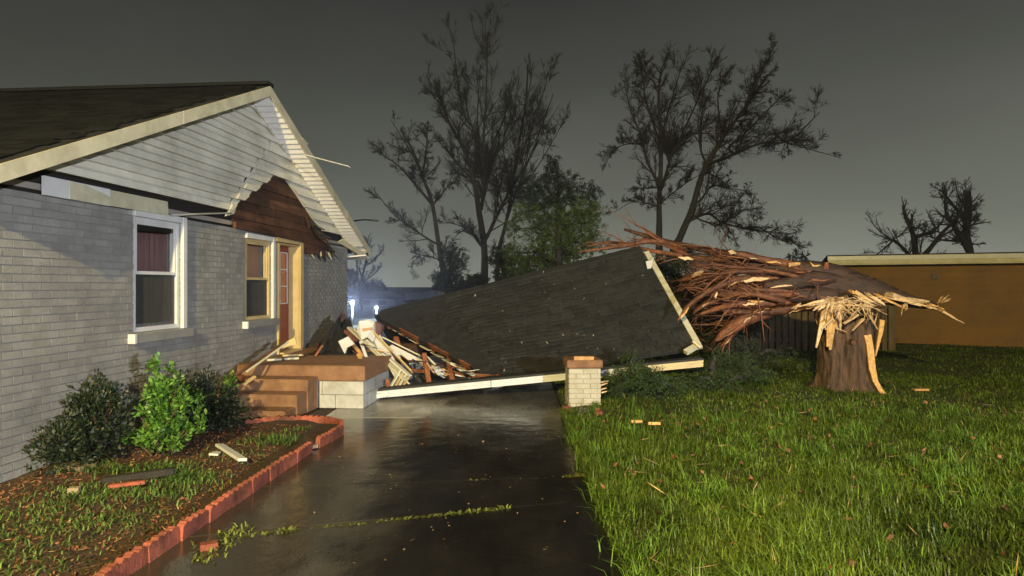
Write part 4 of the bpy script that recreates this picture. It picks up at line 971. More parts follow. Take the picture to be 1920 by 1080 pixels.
for (xa, ya), (xb, yb), n, h in (((-1.75, 4.66), (-.02, 5.18), 420, .028), ((-2.1, 4.55), (-1.6, 4.70), 110, .03), ((-.45, 5.93), (-.15, 5.965), 24, .022), ((.45, 6.03), (.74, 6.06), 110, .04), ((-1.4, 5.75), (0.5, 6.03), 8, .014)):
    t = rng.random(n) ** .8; Ps.append(np.stack([xa + (xb - xa) * t + rng.normal(size=n) * .01, ya + (yb - ya) * t + rng.normal(size=n) * .012, np.full(n, -.01)], 1)); Hs.append(rng.uniform(.4, 1.4, n) * h * (.5 + t))
n = 150; Ps.append(np.stack([rng.normal(-2.03, .06, n), rng.uniform(4.15, 4.8, n), np.zeros(n)], 1)); Hs.append(rng.uniform(.015, .05, n))
P_ = np.concatenate(Ps); V, F = blades(P_, np.concatenate(Hs), rng.uniform(.010, .02, len(P_)), rng.uniform(.6, 1.6, len(P_)))
o = part_np("joint_weeds", V, F, pm("joint_weed_leaf", (0.17, 0.20, 0.045), .35, 3, .6, .1, island=.4, transl=.25), None, "stuff"); o["label"] = "yellow green weeds sprouting from the driveway joints"; o["category"] = "weeds"
litter("driveway_litter", "small leaves and grit scattered on the wet driveway", 160, (DR_L, DR_R), (4, 9.5), lambda x, y: 0 * x + .006, .022, M_STRAW, .6, .1)
for p, q, w_, lab in (((1183, 805), (1204, 808), .05, "left raw wood chip lying in the lawn near the pier"), ((1215, 809), (1238, 813), .035, "right raw wood chip lying in the lawn near the pier"), ((1713, 742), (1740, 743), .07, "raw wood chip on the ground right of the stump")):
    d_ = 2160 / (p[1] - HOR); a_, b_ = at(*p, d_), at(*q, d_); a_.z = b_.z = .10
    board(a_, b_, w_, .035, "wood_chip", M_SPLINTO, lab, "wood chip")

# ------------------------------------------------------------------ snapped tree: stump and fallen trunk
SX, SY = 5.74, 11.0
stump = thing("tree_stump", "thick splintered tree stump standing in the lawn under the fallen trunk", "stump", (SX, SY, 0))
mb = MB(); K = 110; rows_ = 40; V = []
for i in range(rows_):
    z = -.05 + i / (rows_ - 1) * 1.22; t = max(z, 0) / 1.17
    for j in range(K):
        a = 2 * math.pi * j / K
        flare = .13 * math.exp(-max(z, 0) * 5.5) * (1 + .7 * math.sin(a * 5 + .8) + .3 * math.sin(a * 3))
        ridge = .045 * abs(math.sin(a * 9 + 1.2 * math.sin(z * 3.1 + a) + .4 * math.sin(z * 9))) + .013 * math.sin(a * 29 + z * 4 + 2 * math.sin(z * 5)) + .03 * math.sin(a * 4 + .5) + .02 * math.sin(a * 7 + z)
        r_ = .395 + .05 * (t - .4) ** 2 + flare + ridge + rnd.uniform(-.005, .005)
        zz = z + (0 if i < rows_ - 1 else (rnd.uniform(-.10, .14) + .08 * math.sin(a * 3)))
        V.append((SX + r_ * math.cos(a), SY + r_ * math.sin(a) * .92, zz))
F = [(i * K + j, i * K + (j + 1) % K, (i + 1) * K + (j + 1) % K, (i + 1) * K + j) for i in range(rows_ - 1) for j in range(K)]
b0 = (rows_ - 1) * K; V.append((SX, SY, 1.0)); F += [(b0 + j, b0 + (j + 1) % K, len(V) - 1) for j in range(K)]
mb.add(V, F, True); mb.build("trunk", M_BARK, stump, True)
def strip(pts, w, th, mat, parent, name="splinter", nrm=(0, -1, .1), taper=.25, lens=False):
    """a flat torn strip of wood along points, narrowing to a ragged tip"""
    pts = [Vector(p) for p in pts]; n = len(pts); mb = MB(); V = []; nv_ = Vector(nrm).normalized()
    for i, p in enumerate(pts):
        t = (pts[min(i + 1, n - 1)] - pts[max(0, i - 1)]).normalized(); x = t.cross(nv_).normalized(); k = 1 - (1 - taper) * (i / (n - 1)) ** 1.5 if not lens else (.12 + .88 * math.sin(math.pi * (i + .15) / (n - .7)) ** .7)
        ww = w * k * rnd.uniform(.85, 1.15)
        V += [p - x * ww / 2 - nv_ * -th / 2, p + x * ww / 2 + nv_ * th / 2, p + x * ww / 2 - nv_ * th / 2, p - x * ww / 2 - nv_ * th / 2]
    F = [(i * 4 + a, i * 4 + (a + 1) % 4, i * 4 + 4 + (a + 1) % 4, i * 4 + 4 + a) for i in range(n - 1) for a in range(4)] + [(3, 2, 1, 0), tuple((n - 1) * 4 + a for a in range(4))]
    return mb.add(V, F).build(name, mat, parent, True)
SF = SY - .42
# long orange strips peeled down the stump's right side
strip([at(1626, 628, SF), at(1630, 645, SF - .02), at(1632, 660, SF - .03), at(1635, 690, SF - .05), at(1641, 715, SF - .10), at(1652, 734, SF - .16), at(1660, 741, SF - .2)], .115, .03, M_SPLINTO, stump, "peeled_strip", taper=.55)
strip([at(1654, 600, SF + .10), at(1651, 622, SF + .06), at(1646, 645, SF + .04), at(1641, 668, SF + .03)], .075, .03, M_SPLINTO, stump, "peeled_strip", taper=.15)
for p, q, w_ in (((1557, 568), (1551, 650), .14), ((1548, 575), (1530, 652), .10), ((1560, 598), (1556, 656), .15), ((1575, 580), (1575, 618), .07), ((1543, 590), (1548, 618), .08)):
    strip([at(*p, SF + .02), at((p[0] + q[0]) / 2 + rnd.uniform(-2, 2), (p[1] + q[1]) / 2, SF - .06), at(*q, SF - .04)], w_, .025, M_SPLINT if w_ < .13 else M_SPLINTO, stump)
strip([at(1567, 615, SF - .02), at(1587, 623, SF - .05)], .03, .03, M_SPLINT, stump)
MB().tube([at(1600, 640, SF + .06), at(1601, 643, SF - .06)], [.06, .04], 8).build("branch_scar", M_BARKR, stump, True)
MB().tube([at(1655, 722, SF), at(1662, 716, SF - .1), at(1668, 712, SF - .1)], [.02, .012, .006], 5).build("twig", M_BARK, stump, True)
# jagged spikes on the stump rim
for i in range(26):
    a = rnd.uniform(0, 6.28); p = Vector((SX + .40 * math.cos(a), SY + .38 * math.sin(a), 1.02)); q = p + Vector((math.cos(a) * rnd.uniform(-.02, .10), math.sin(a) * rnd.uniform(-.02, .10), rnd.uniform(.12, .38)))
    MB().bar(p, q, rnd.uniform(.04, .09), .03, taper=.15).build("splinter", M_SPLINT if i % 3 else M_BARKR, stump, True)

fallen = thing("fallen_tree", "fallen tree trunk with red brown limbs, snapped over its stump onto the roof", "tree", (SX, SY, 0))
LSC = 1.0
def limb(pts, rad, name="limb", k=14, mat=M_BARKR, wob=.26):
    pts = [at(*p) for p in pts]; P2 = []; R2 = []; n = len(pts)
    if name == "limb": rad = [r_ * LSC for r_ in rad]
    for i in range(n - 1):      # Catmull-Rom
        p0, p1, p2, p3 = pts[max(0, i - 1)], pts[i], pts[i + 1], pts[min(n - 1, i + 2)]
        for s in range(5):
            t = s / 5; P2.append(.5 * ((2 * p1) + (p2 - p0) * t + (2 * p0 - 5 * p1 + 4 * p2 - p3) * t * t + (3 * p1 - p0 - 3 * p2 + p3) * t ** 3)); R2.append(rad[i] + (rad[i + 1] - rad[i]) * t)
    P2.append(pts[-1]); R2.append(rad[-1])
    MB().tube(P2, R2, k, wob=wob).build(name, mat, fallen, True); return P2, R2
T0, TR0 = limb([(1752, 574, 10.6), (1700, 563, 10.7), (1650, 550, 10.85), (1600, 537, 11.0), (1545, 531, 11.15), (1490, 526, 11.3), (1430, 518, 11.5), (1370, 506, 11.8), (1300, 492, 12.2)], [.05, .11, .18, .25, .29, .24, .16, .10, .06], "trunk", 44, wob=.24, mat=M_TRUNK_SHADE)
LIMBS = [
 ([(1640, 545, 10.95), (1590, 518, 11.0), (1530, 508, 11.05), (1470, 502, 11.2), (1400, 496, 11.5)], [.08, .14, .17, .13, .06]),
 ([(1610, 560, 10.9), (1550, 556, 10.92), (1490, 552, 11.0), (1430, 545, 11.1), (1380, 548, 11.2)], [.10, .16, .16, .11, .05]),
 ([(1575, 522, 10.95), (1530, 522, 10.85), (1480, 530, 10.85), (1430, 536, 10.9)], [.08, .13, .12, .05]),
 ([(1530, 512, 11.0), (1480, 497, 11.1), (1430, 487, 11.2), (1372, 473, 11.3)], [.11, .08, .065, .05]),
 ([(1500, 505, 11.4), (1420, 495, 11.7), (1350, 488, 12.0), (1280, 483, 12.3)], [.12, .09, .07, .05]),
 ([(1490, 530, 11.1), (1430, 522, 11.0), (1375, 526, 10.95), (1330, 545, 10.9), (1295, 570, 10.95), (1278, 590, 11.0)], [.12, .075, .06, .05, .04, .025]),
 ([(1480, 548, 11.1), (1400, 552, 11.05), (1340, 562, 11.1), (1300, 585, 11.2)], [.13, .08, .06, .03]),
 ([(1500, 560, 11.1), (1430, 568, 11.0), (1370, 572, 10.95), (1310, 590, 11.1)], [.12, .07, .055, .025]),
 ([(1520, 570, 11.15), (1450, 582, 11.1), (1400, 585, 11.0), (1345, 580, 11.1)], [.12, .09, .06, .03]),
 ([(1440, 585, 11.2), (1400, 598, 11.05), (1365, 620, 11.0), (1340, 640, 11.0)], [.10, .12, .10, .02]),
 ([(1380, 618, 11.1), (1360, 640, 11.0), (1352, 662, 10.9)], [.06, .04, .02]),
 ([(1440, 520, 11.4), (1380, 530, 11.5), (1320, 520, 11.7), (1275, 525, 11.9)], [.12, .08, .06, .03]),
 ([(1460, 500, 11.6), (1400, 480, 12.0), (1330, 470, 12.5), (1240, 450, 13.1), (1170, 430, 13.3)], [.10, .07, .06, .05, .025]),
 ([(1290, 466, 12.8), (1230, 452, 13.1), (1160, 462, 13.1), (1085, 472, 13.0)], [.06, .05, .045, .02]),
 ([(1280, 480, 12.6), (1220, 470, 12.9), (1150, 455, 13.3), (1100, 462, 13.4)], [.05, .04, .03, .015]),
 ([(1330, 500, 12.3), (1270, 470, 12.8), (1225, 440, 13.3), (1190, 420, 13.6)], [.06, .05, .03, .015]),
]
limbs_P = [(T0[20:], TR0[20:])]
for i, (p, r_) in enumerate(LIMBS): limbs_P.append(limb(p, r_, mat=M_TRUNK_SHADE if i < 3 else M_BARKR))
_r = random.Random(31)
for k in range(16):      # thinner limbs between the thick ones
    x0, y0 = _r.uniform(1420, 1530), _r.uniform(505, 580); x1 = _r.uniform(1285, 1350); y1 = y0 + _r.uniform(-28, 40) - (12 if y0 < 530 else -8); d0 = _r.uniform(10.75, 11.5)
    r0_ = _r.uniform(.025, .06)
    limbs_P.append(limb([(x0, y0, d0), ((x0 * 2 + x1) / 3, (y0 * 2 + y1) / 3 + _r.uniform(-10, 10), d0 - .05), ((x0 + x1 * 2) / 3, (y0 + y1 * 2) / 3 + _r.uniform(-10, 10), d0 + .1), (x1, y1, d0 + .3)], [r0_, r0_ * .8, r0_ * .6, r0_ * .25]))
for k in range(46):      # torn fibres along trunk and limbs
    P_, R_ = _r.choice(limbs_P[:12]); i = _r.randrange(1, len(P_) - 3); up_ = _r.uniform(-.6, .9)
    a_, b_ = P_[i], P_[min(len(P_) - 1, i + 3)]; off = Vector((0, -1, up_)).normalized() * R_[i] * 1.06
    e_ = (b_ - a_).normalized() * _r.uniform(.15, .5)
    strip([a_ + off, a_ + off + e_ * .35 + Vector((0, -.012, _r.uniform(-.02, .02))), a_ + off + e_ * .7 + Vector((0, -.02, _r.uniform(-.03, .02))), a_ + off + e_ + Vector((0, -.03, _r.uniform(-.05, .03)))], _r.uniform(.014, .038), .012, _r.choice((M_SPLINT, M_SPLINTO, M_RAFTER, M_RAFTER, M_RAFTER, M_BARKR)), fallen, lens=True)
# torn pale patches on limbs
for p, q, w_, d_ in (((1300, 487), (1272, 482), .06, 12.2), ((1430, 515), (1374, 519), .11, 11.0), ((1445, 522), (1390, 527), .06, 10.93), ((1320, 507), (1296, 520), .08, 11.6), ((1380, 475), (1366, 471), .08, 11.25), ((1420, 571), (1392, 571), .04, 10.9), ((1345, 547), (1341, 560), .03, 10.85)):
    strip([at(*p, d_ - .02), *[at(p[0] + (q[0] - p[0]) * f + rnd.uniform(-2, 2), p[1] + (q[1] - p[1]) * f + rnd.uniform(-2, 2), d_ - .05) for f in (.2, .4, .6, .8)], at(*q, d_ - .04)], w_, .015, M_SPLINT, fallen, lens=True)
strip([at(1548, 505, 10.9), at(1550, 492, 10.85)], .08, .03, M_RAFTER, fallen, taper=.7)
strip([at(1478, 497, 11.0), at(1500, 494, 11.0)], .06, .03, M_SPLINTO, fallen, taper=.6)
# pale splinters where the trunk tore: fan over the stump, long slabs to the right, broom tip
SP = [((1590, 545), (1625, 560), .07), ((1586, 555), (1590, 575), .06), ((1600, 548), (1650, 575), .16), ((1625, 552), (1668, 580), .17), ((1640, 553), (1700, 582), .13), ((1660, 553), (1735, 575), .19), ((1690, 560), (1755, 568), .16),
      ((1735, 572), (1758, 580), .12), ((1740, 570), (1765, 575), .09), ((1760, 570), (1776, 553), .05), ((1758, 572), (1770, 550), .04), ((1762, 572), (1782, 562), .045), ((1756, 576), (1768, 585), .05), ((1762, 582), (1806, 604), .10),
      ((1560, 562), (1500, 578), .12), ((1552, 565), (1520, 588), .14), ((1575, 560), (1542, 592), .13), ((1560, 558), (1550, 600), .11), ((1580, 565), (1572, 605), .09), ((1555, 560), (1580, 580), .07), ((1540, 570), (1505, 580), .05), ((1568, 562), (1590, 590), .05),
      ((1500, 570), (1480, 582), .06), ((1700, 568), (1690, 590), .05), ((1690, 572), (1684, 600), .045)]
for i, (p, q, w_) in enumerate(SP):
    d_ = 10.42 + rnd.uniform(-.08, .08)
    for rep_ in range(3):      # each torn slab is a bundle of ragged fibres
        jx, jy = rnd.uniform(-5, 5), rnd.uniform(-4, 4); e_ = rnd.uniform(.55, 1.0)
        q_ = (p[0] + (q[0] - p[0]) * e_ + jx, p[1] + (q[1] - p[1]) * e_ + jy); p_ = (p[0] + jx * .6, p[1] + jy * .6)
        strip([at(*p_, d_ + .12), *[at(p_[0] + (q_[0] - p_[0]) * f + rnd.uniform(-1.5, 1.5), p_[1] + (q_[1] - p_[1]) * f + rnd.uniform(-1.5, 1.5), d_ + rnd.uniform(-.03, .03)) for f in (.25, .5, .75)], at(*q_, d_ - .03)], w_ * .42, .018, M_SPLINT if i % 4 else M_SPLINTO, fallen, taper=.22, nrm=(rnd.uniform(-.4, .4), -1, rnd.uniform(-.2, .6)))
for i in range(80):      # burst of thin splinters above the stump
    a = rnd.uniform(-.5, 3.6); c_ = at(1600 + rnd.uniform(-45, 35), 570 + rnd.uniform(-8, 8), 10.42); L = rnd.uniform(.15, .38)
    q = c_ + Vector((math.cos(a) * L, rnd.uniform(-.15, .05), -math.sin(a) * L * .8))
    MB().bar(c_, q, rnd.uniform(.008, .026), rnd.uniform(.008, .016), taper=.3).build("splinter", M_SPLINT, fallen, True)
for p, q in (((1608, 590), (1583, 608)), ((1618, 598), (1598, 620)), ((1630, 590), (1646, 618)), ((1560, 596), (1540, 618)), ((1600, 596), (1580, 606))):
    MB().bar(at(*p, 10.38), at(*q, 10.3), .05, .03, taper=.35).build("splinter", M_SPLINT, fallen, True)
# twigs off the limbs: many thin tubes in one part
def tubes_np(P, Rr, k=3):
    """P (M,n,3), R (M,n) -> verts, quads"""
    M_, n, _ = P.shape; T = np.empty_like(P); T[:, 1:-1] = P[:, 2:] - P[:, :-2]; T[:, 0] = P[:, 1] - P[:, 0]; T[:, -1] = P[:, -1] - P[:, -2]
    T /= np.linalg.norm(T, axis=2, keepdims=True) + 1e-9
    ref = np.where(np.abs(T[..., 2:3]) < .9, np.array([0, 0, 1.0]), np.array([1.0, 0, 0])); X = np.cross(T, ref); X /= np.linalg.norm(X, axis=2, keepdims=True) + 1e-9; Y = np.cross(T, X)
    a = np.arange(k) * 2 * np.pi / k
    V = P[:, :, None] + (X[:, :, None] * np.cos(a)[None, None, :, None] + Y[:, :, None] * np.sin(a)[None, None, :, None]) * Rr[:, :, None, None]
    idx = np.arange(M_ * n * k).reshape(M_, n, k)
    F = np.stack([idx[:, :-1], np.roll(idx, -1, 2)[:, :-1], np.roll(idx, -1, 2)[:, 1:], idx[:, 1:]], -1).reshape(-1, 4)
    return V.reshape(-1, 3), F
def spray(limbs, n_per, Lr, bias, rad, rg, n=5, droop=0.0):
    P, Rr = [], []
    for pts, rad_ in limbs:
        pts = np.array([tuple(p) for p in pts]); m = len(pts)
        for _ in range(n_per):
            i = rg.integers(max(1, m // 4), m); b = pts[i] if i < m else pts[-1]; t = pts[min(i, m - 1)] - pts[max(i - 1, 0)]; t /= np.linalg.norm(t) + 1e-9
            d = t * rg.uniform(.5, 1.2) + rg.normal(size=3) * .55 + np.array(bias); d /= np.linalg.norm(d); L = rg.uniform(*Lr)
            q = [b]
            for k in range(1, n):
                d = d + rg.normal(size=3) * .18 - np.array([0, 0, droop]); d /= np.linalg.norm(d); q.append(q[-1] + d * L / (n - 1))
            P.append(q); r0 = min(rad, rad_[min(i, len(rad_) - 1)] * .7) * rg.uniform(.5, 1); Rr.append(np.linspace(r0, r0 * .25, n))
    return np.array(P), np.array(Rr)
rg = np.random.default_rng(77)
P1, R1 = spray(limbs_P, 6, (.3, .9), (-.5, 0, -.10), .022, rg, droop=.06)
P2, R2 = spray([(list(p), list(r_)) for p, r_ in zip(P1, R1)], 4, (.15, .5), (-.25, 0, .0), .011, rg)
def clear_of_roof(Pq, Rq):
    hit = ((Pq[..., 0] < 2.66 + (2.55 - Pq[..., 2]) * .31) & (Pq[..., 2] < 2.42)).any(1); return Pq[~hit], Rq[~hit]
P1, R1 = clear_of_roof(P1, R1); P2, R2 = clear_of_roof(P2, R2)
for Pq in (P1, P2): Pq[..., 2] = np.maximum(Pq[..., 2], .08)
Va, Fa = tubes_np(P1, R1, 5); Vb, Fb = tubes_np(P2, R2, 3)
part_np("twigs", np.concatenate([Va, Vb]), np.concatenate([Fa, Fb + len(Va)]), M_TWIGR, fallen, "stuff")

# ------------------------------------------------------------------ trees behind
def tree(name, label, base_px, d, trunk, limbs_, r0, seed, sub=(9, 7, 5), Ls=(.37, .58, .6), depth=2.2, upb=.25, twig=.010, group=None):
    rg = np.random.default_rng(seed); rr = random.Random(seed)
    bx = at(base_px[0], HOR, d); t = thing(name, label, "tree", (bx.x, d, 0), 0, group)
    mb = MB(); allL = []
    def add(pts, ra, rb, dy):
        n = len(pts); q = []
        for i, (px, py) in enumerate(pts):
            p = at(px, py, d); p.y += dy * i / max(1, n - 1); q.append(p)
        if allL:
            best = min((v for L_ in allL for v in L_[0]), key=lambda v: (v - q[0]).length + max(0, v.z - q[0].z) * 2 + .0)
            if (best - q[0]).length > .02: q.insert(0, best.copy()); n += 1
        q2 = []
        for i in range(n - 1):
            p0, p1, p2, p3 = q[max(0, i - 1)], q[i], q[i + 1], q[min(n - 1, i + 2)]
            for s in range(4):
                u = s / 4; q2.append(.5 * ((2 * p1) + (p2 - p0) * u + (2 * p0 - 5 * p1 + 4 * p2 - p3) * u * u + (3 * p1 - p0 - 3 * p2 + p3) * u ** 3))
        q2.append(q[-1]); m = len(q2); ra_ = [ra + (rb - ra) * (i / (m - 1)) ** .8 for i in range(m)]
        mb.tube(q2, ra_, 8, wob=.1, rr=rr, cap=False); allL.append((q2, ra_))
    base = at(*trunk[0], d); g0 = (960 + base.x / d * FPX, HOR + CAM_H * FPX / d + 4)
    add([g0] + trunk, r0, r0 * .25, 0)
    for i, (pts, rs) in enumerate(limbs_): add(pts, r0 * rs, r0 * rs * .18, rr.uniform(-1, 1) * depth)
    mb.build("trunk", M_TREE, t, True)
    H_len = lambda L: sum((Vector(b) - Vector(a)).length for a, b in zip(L[0], L[0][1:]))
    def sp(limbs__, n_per, frac, rad, n=5):
        P, Rr = [], []
        for pts, ra_ in limbs__:
            pts = np.array([tuple(p) for p in pts]); m = len(pts); Ln = np.linalg.norm(np.diff(pts, axis=0), axis=1).sum()
            for _ in range(n_per):
                f = rg.uniform(.22, 1.0); i = min(m - 1, max(1, int(f * (m - 1)))); b = pts[i]; tt = pts[i] - pts[i - 1]; tt /= np.linalg.norm(tt) + 1e-9
                dd = tt * rg.uniform(.6, 1.2) + rg.normal(size=3) * .55 + np.array([0, 0, upb]); dd /= np.linalg.norm(dd); L = Ln * frac * rg.uniform(.45, 1.1) * (1.15 - .5 * f)
                q = [b]
                for k in range(1, n):
                    dd = dd + rg.normal(size=3) * .14 + np.array([0, 0, upb * .18]); dd /= np.linalg.norm(dd); q.append(q[-1] + dd * L / (n - 1))
                P.append(q); r_ = min(rad, ra_[i] * .6); Rr.append(np.linspace(r_, r_ * .3, n))
        return np.array(P), np.array(Rr)
    lst = allL[1:] + [(allL[0][0][len(allL[0][0]) // 2:], allL[0][1][len(allL[0][0]) // 2:])]
    Pa, Ra = sp(lst, sub[0] + 3, Ls[0], r0 * .16, 6)
    Pb, Rb = sp(list(zip(Pa, Ra)), sub[1] + 1, Ls[1], twig * 1.6, 4)
    Pc, Rc = sp(list(zip(Pb, Rb)), sub[2] + 2, Ls[2], twig, 3)
    Va, Fa = tubes_np(Pa, np.maximum(Ra, twig * .7), 5); Vb, Fb = tubes_np(Pb, np.maximum(Rb, twig * .7), 3); Vc, Fc = tubes_np(Pc, np.maximum(Rc, twig * .45), 3)
    part_np("crown", np.concatenate([Va, Vb, Vc]), np.concatenate([Fa, Fb + len(Va), Fc + len(Va) + len(Vb)]), M_TWIG, t, "stuff")
    return t
tree("bare_tree", "tallest bare tree with fanning limbs behind the collapsed roof", (908, 541), 28, [(908, 541), (908, 467), (899, 402), (888, 338), (871, 282), (840, 225), (815, 150)],
     [([(913, 444), (936, 393), (959, 347), (992, 291), (1015, 231), (1043, 150)], .55), ([(902, 365), (918, 319), (922, 268), (945, 213), (960, 130)], .5), ([(890, 319), (892, 259), (871, 217), (858, 110)], .45), ([(904, 384), (908, 264), (913, 213), (918, 90)], .5),
      ([(899, 458), (871, 426), (816, 412)], .3), ([(888, 342), (848, 291), (815, 250)], .35), ([(905, 380), (930, 290), (985, 190), (1000, 110)], .4), ([(940, 390), (1000, 330), (1050, 250)], .3), ([(885, 320), (850, 230), (800, 170)], .35), ([(906, 350), (895, 240), (900, 120)], .35)], .20, 1, sub=(13, 9, 6), upb=.34)
tree("bare_tree", "slender bare tree just right of the tallest tree's trunk", (934, 530), 29.5, [(932, 523), (936, 467), (948, 421), (959, 361), (969, 291), (985, 199), (990, 120)],
     [([(950, 415), (975, 340), (1010, 260), (1050, 190)], .5), ([(960, 360), (945, 290), (950, 200)], .45), ([(966, 310), (1000, 240), (1030, 140)], .4)], .13, 2, sub=(10, 8, 6), upb=.34)
tree("bare_tree", "smaller bare tree leaning left beside the grey shed", (839, 557), 26, [(839, 557), (825, 477), (811, 384), (793, 333), (775, 285), (755, 250)],
     [([(811, 384), (779, 347), (746, 310), (705, 280)], .5), ([(793, 328), (770, 282), (751, 250)], .4), ([(820, 458), (783, 435), (746, 407), (706, 356)], .45), ([(816, 379), (843, 338), (850, 290)], .4), ([(820, 486), (783, 477), (756, 495)], .3), ([(793, 328), (802, 264), (800, 235)], .4), ([(828, 480), (860, 445), (880, 440)], .25)], .14, 3, sub=(11, 8, 6), upb=.12)
tree("bare_tree", "bare tree with upright trunk, left of the two on the right", (1236, 450), 24, [(1236, 470), (1236, 430), (1236, 376), (1239, 313), (1239, 255), (1235, 180), (1240, 130)],
     [([(1236, 348), (1208, 302), (1197, 267), (1173, 224), (1158, 175)], .5), ([(1241, 352), (1259, 298), (1267, 271), (1298, 243), (1348, 240)], .5), ([(1255, 305), (1247, 247), (1274, 158), (1290, 111)], .45), ([(1228, 352), (1173, 352)], .28), ([(1197, 270), (1166, 270), (1140, 298)], .28), ([(1239, 270), (1205, 200), (1190, 140)], .35), ([(1262, 285), (1300, 200), (1330, 130)], .38), ([(1240, 380), (1290, 340), (1320, 330)], .25), ([(1230, 385), (1185, 380), (1150, 400)], .25)], .16, 4, sub=(15, 9, 6), upb=.20)
tree("bare_tree", "bare tree leaning right with long low limbs, over the fallen trunk", (1274, 470), 23, [(1262, 480), (1274, 448), (1298, 391), (1313, 337), (1329, 302), (1360, 251), (1387, 216), (1440, 140)],
     [([(1333, 306), (1376, 290), (1422, 271), (1473, 267), (1527, 216)], .5), ([(1329, 321), (1313, 267), (1321, 197), (1313, 119)], .42), ([(1298, 411), (1333, 399), (1364, 414), (1422, 426), (1500, 432)], .45), ([(1313, 376), (1344, 344), (1383, 344), (1430, 344)], .35), ([(1368, 275), (1414, 236), (1453, 197), (1490, 165)], .4), ([(1473, 267), (1522, 315)], .25), ([(1364, 414), (1400, 390), (1460, 380)], .3), ([(1355, 258), (1350, 180), (1370, 130)], .38), ([(1395, 210), (1400, 160), (1420, 125)], .32), ([(1422, 426), (1460, 450), (1490, 460)], .25)], .17, 5, sub=(15, 9, 6), upb=.08)
tree("bare_tree", "gnarled bare tree with stubby limbs above the flat tan building", (1717, 480), 27, [(1718, 520), (1717, 476), (1711, 437), (1701, 414), (1693, 388)],
     [([(1720, 490), (1727, 473), (1740, 443), (1759, 411), (1760, 375)], .8), ([(1705, 495), (1691, 476), (1656, 453), (1639, 460), (1604, 482)], .6), ([(1708, 425), (1700, 440)], .3), ([(1745, 435), (1775, 420), (1800, 400)], .5)], .20, 6, sub=(9, 6, 5), Ls=(.5, .5, .5), upb=.15)
tree("bare_tree", "dense bare tree at the far right edge above the tan building", (1820, 480), 29, [(1822, 520), (1818, 470), (1810, 420), (1815, 360)],
     [([(1818, 470), (1790, 430), (1770, 400), (1765, 360)], .6), ([(1812, 430), (1840, 390), (1860, 350)], .6), ([(1815, 450), (1780, 450), (1750, 440)], .4), ([(1812, 420), (1795, 380), (1780, 350)], .5)], .28, 8, sub=(10, 7, 6), Ls=(.5, .55, .5), upb=.12)
tree("bare_tree", "faint far tree glowing blue beside the bright lamp", (676, 560), 48, [(676, 560), (680, 520), (688, 480), (690, 450)],
     [([(680, 520), (665, 490), (660, 460)], .5), ([(684, 500), (705, 480), (715, 460)], .5), ([(680, 530), (705, 515), (725, 500)], .4)], .16, 9, sub=(9, 6, 4), Ls=(.5, .5, .5), upb=.25, twig=.015)

# evergreens and ivy clumps
def foliage(name, label, cat, base, clumps, d, n, size, mat_lo, mat_hi, seed, trunk_r=.16, depth=1.0, zsplit=360, aspect=.32):
    global rng
    rng = np.random.default_rng(seed)
    t = thing(name, label, cat, base)
    sets = {0: [], 1: []}; dirs = {0: [], 1: []}
    tot = sum(c[2] * c[3] for c in clumps)
    st = MB(); b = Vector(base)
    for (px, py, rx, ry) in clumps:
        c_ = at(px, py, d + rnd.uniform(-.6, .6) * depth); sx, sz = rx / FPX * d, ry / FPX * d
        st.tube([Vector((b.x, b.y, max(.3, c_.z - sz * 1.2))), (Vector((b.x, b.y, c_.z)) + c_) / 2 + Vector((0, 0, .05)), c_], [.05, .035, .012], 5)
        m = max(3, int(n * rx * ry / tot / 26)); k = 26
        u = rand_unit(m); s_ = np.array(c_) + u * (rng.random(m) ** .5)[:, None] * np.array([sx, sx * .9, sz])      # sprig bases
        dr = u + rng.normal(size=(m, 3)) * .35 + np.array([0, 0, -.1]); dr /= np.linalg.norm(dr, axis=1, keepdims=True)
        L = rng.uniform(.5, 1.2, m) * min(sx, sz) * .55
        f = rng.random((m, k)); C = s_[:, None] + dr[:, None] * (f * L[:, None])[..., None] + rng.normal(size=(m, k, 3)) * (size * .7)
        dd = dr[:, None] + rng.normal(size=(m, k, 3)) * .6
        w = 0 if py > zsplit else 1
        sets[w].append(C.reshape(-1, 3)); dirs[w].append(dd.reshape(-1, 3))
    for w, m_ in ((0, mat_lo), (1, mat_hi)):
        if not sets[w]: continue
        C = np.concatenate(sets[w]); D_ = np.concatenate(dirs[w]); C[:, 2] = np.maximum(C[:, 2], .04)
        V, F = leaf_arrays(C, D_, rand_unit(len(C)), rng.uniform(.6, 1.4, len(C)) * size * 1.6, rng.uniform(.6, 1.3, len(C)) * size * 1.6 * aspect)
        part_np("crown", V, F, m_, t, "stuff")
    top = max(at(c[0], c[1], d).z for c in clumps)
    if trunk_r: st.tube([(b.x, b.y, -.05), (b.x + .05, b.y, top * .5), (b.x + .02, b.y, top)], [trunk_r, trunk_r * .7, trunk_r * .15], 8)
    st.build("trunk", M_TREE, t, True)
    return t
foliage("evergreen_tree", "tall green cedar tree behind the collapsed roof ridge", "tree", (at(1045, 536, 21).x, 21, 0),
        [(1037, 305, 14, 18), (1032, 330, 20, 18), (1000, 350, 26, 20), (1062, 342, 30, 18), (1105, 360, 26, 16), (1020, 372, 30, 20), (1080, 385, 36, 20), (1050, 365, 30, 20), (985, 395, 26, 18), (1110, 395, 22, 18), (1040, 410, 46, 26), (1085, 425, 44, 26), (1010, 430, 30, 26), (1050, 455, 50, 30), (1100, 455, 36, 24), (1000, 480, 36, 28), (975, 500, 24, 20), (1045, 485, 40, 24), (962, 430, 18, 16), (960, 475, 16, 18)], 21, 46000, .05, M_CEDAR_LIT, M_CEDARD, 31, zsplit=372)
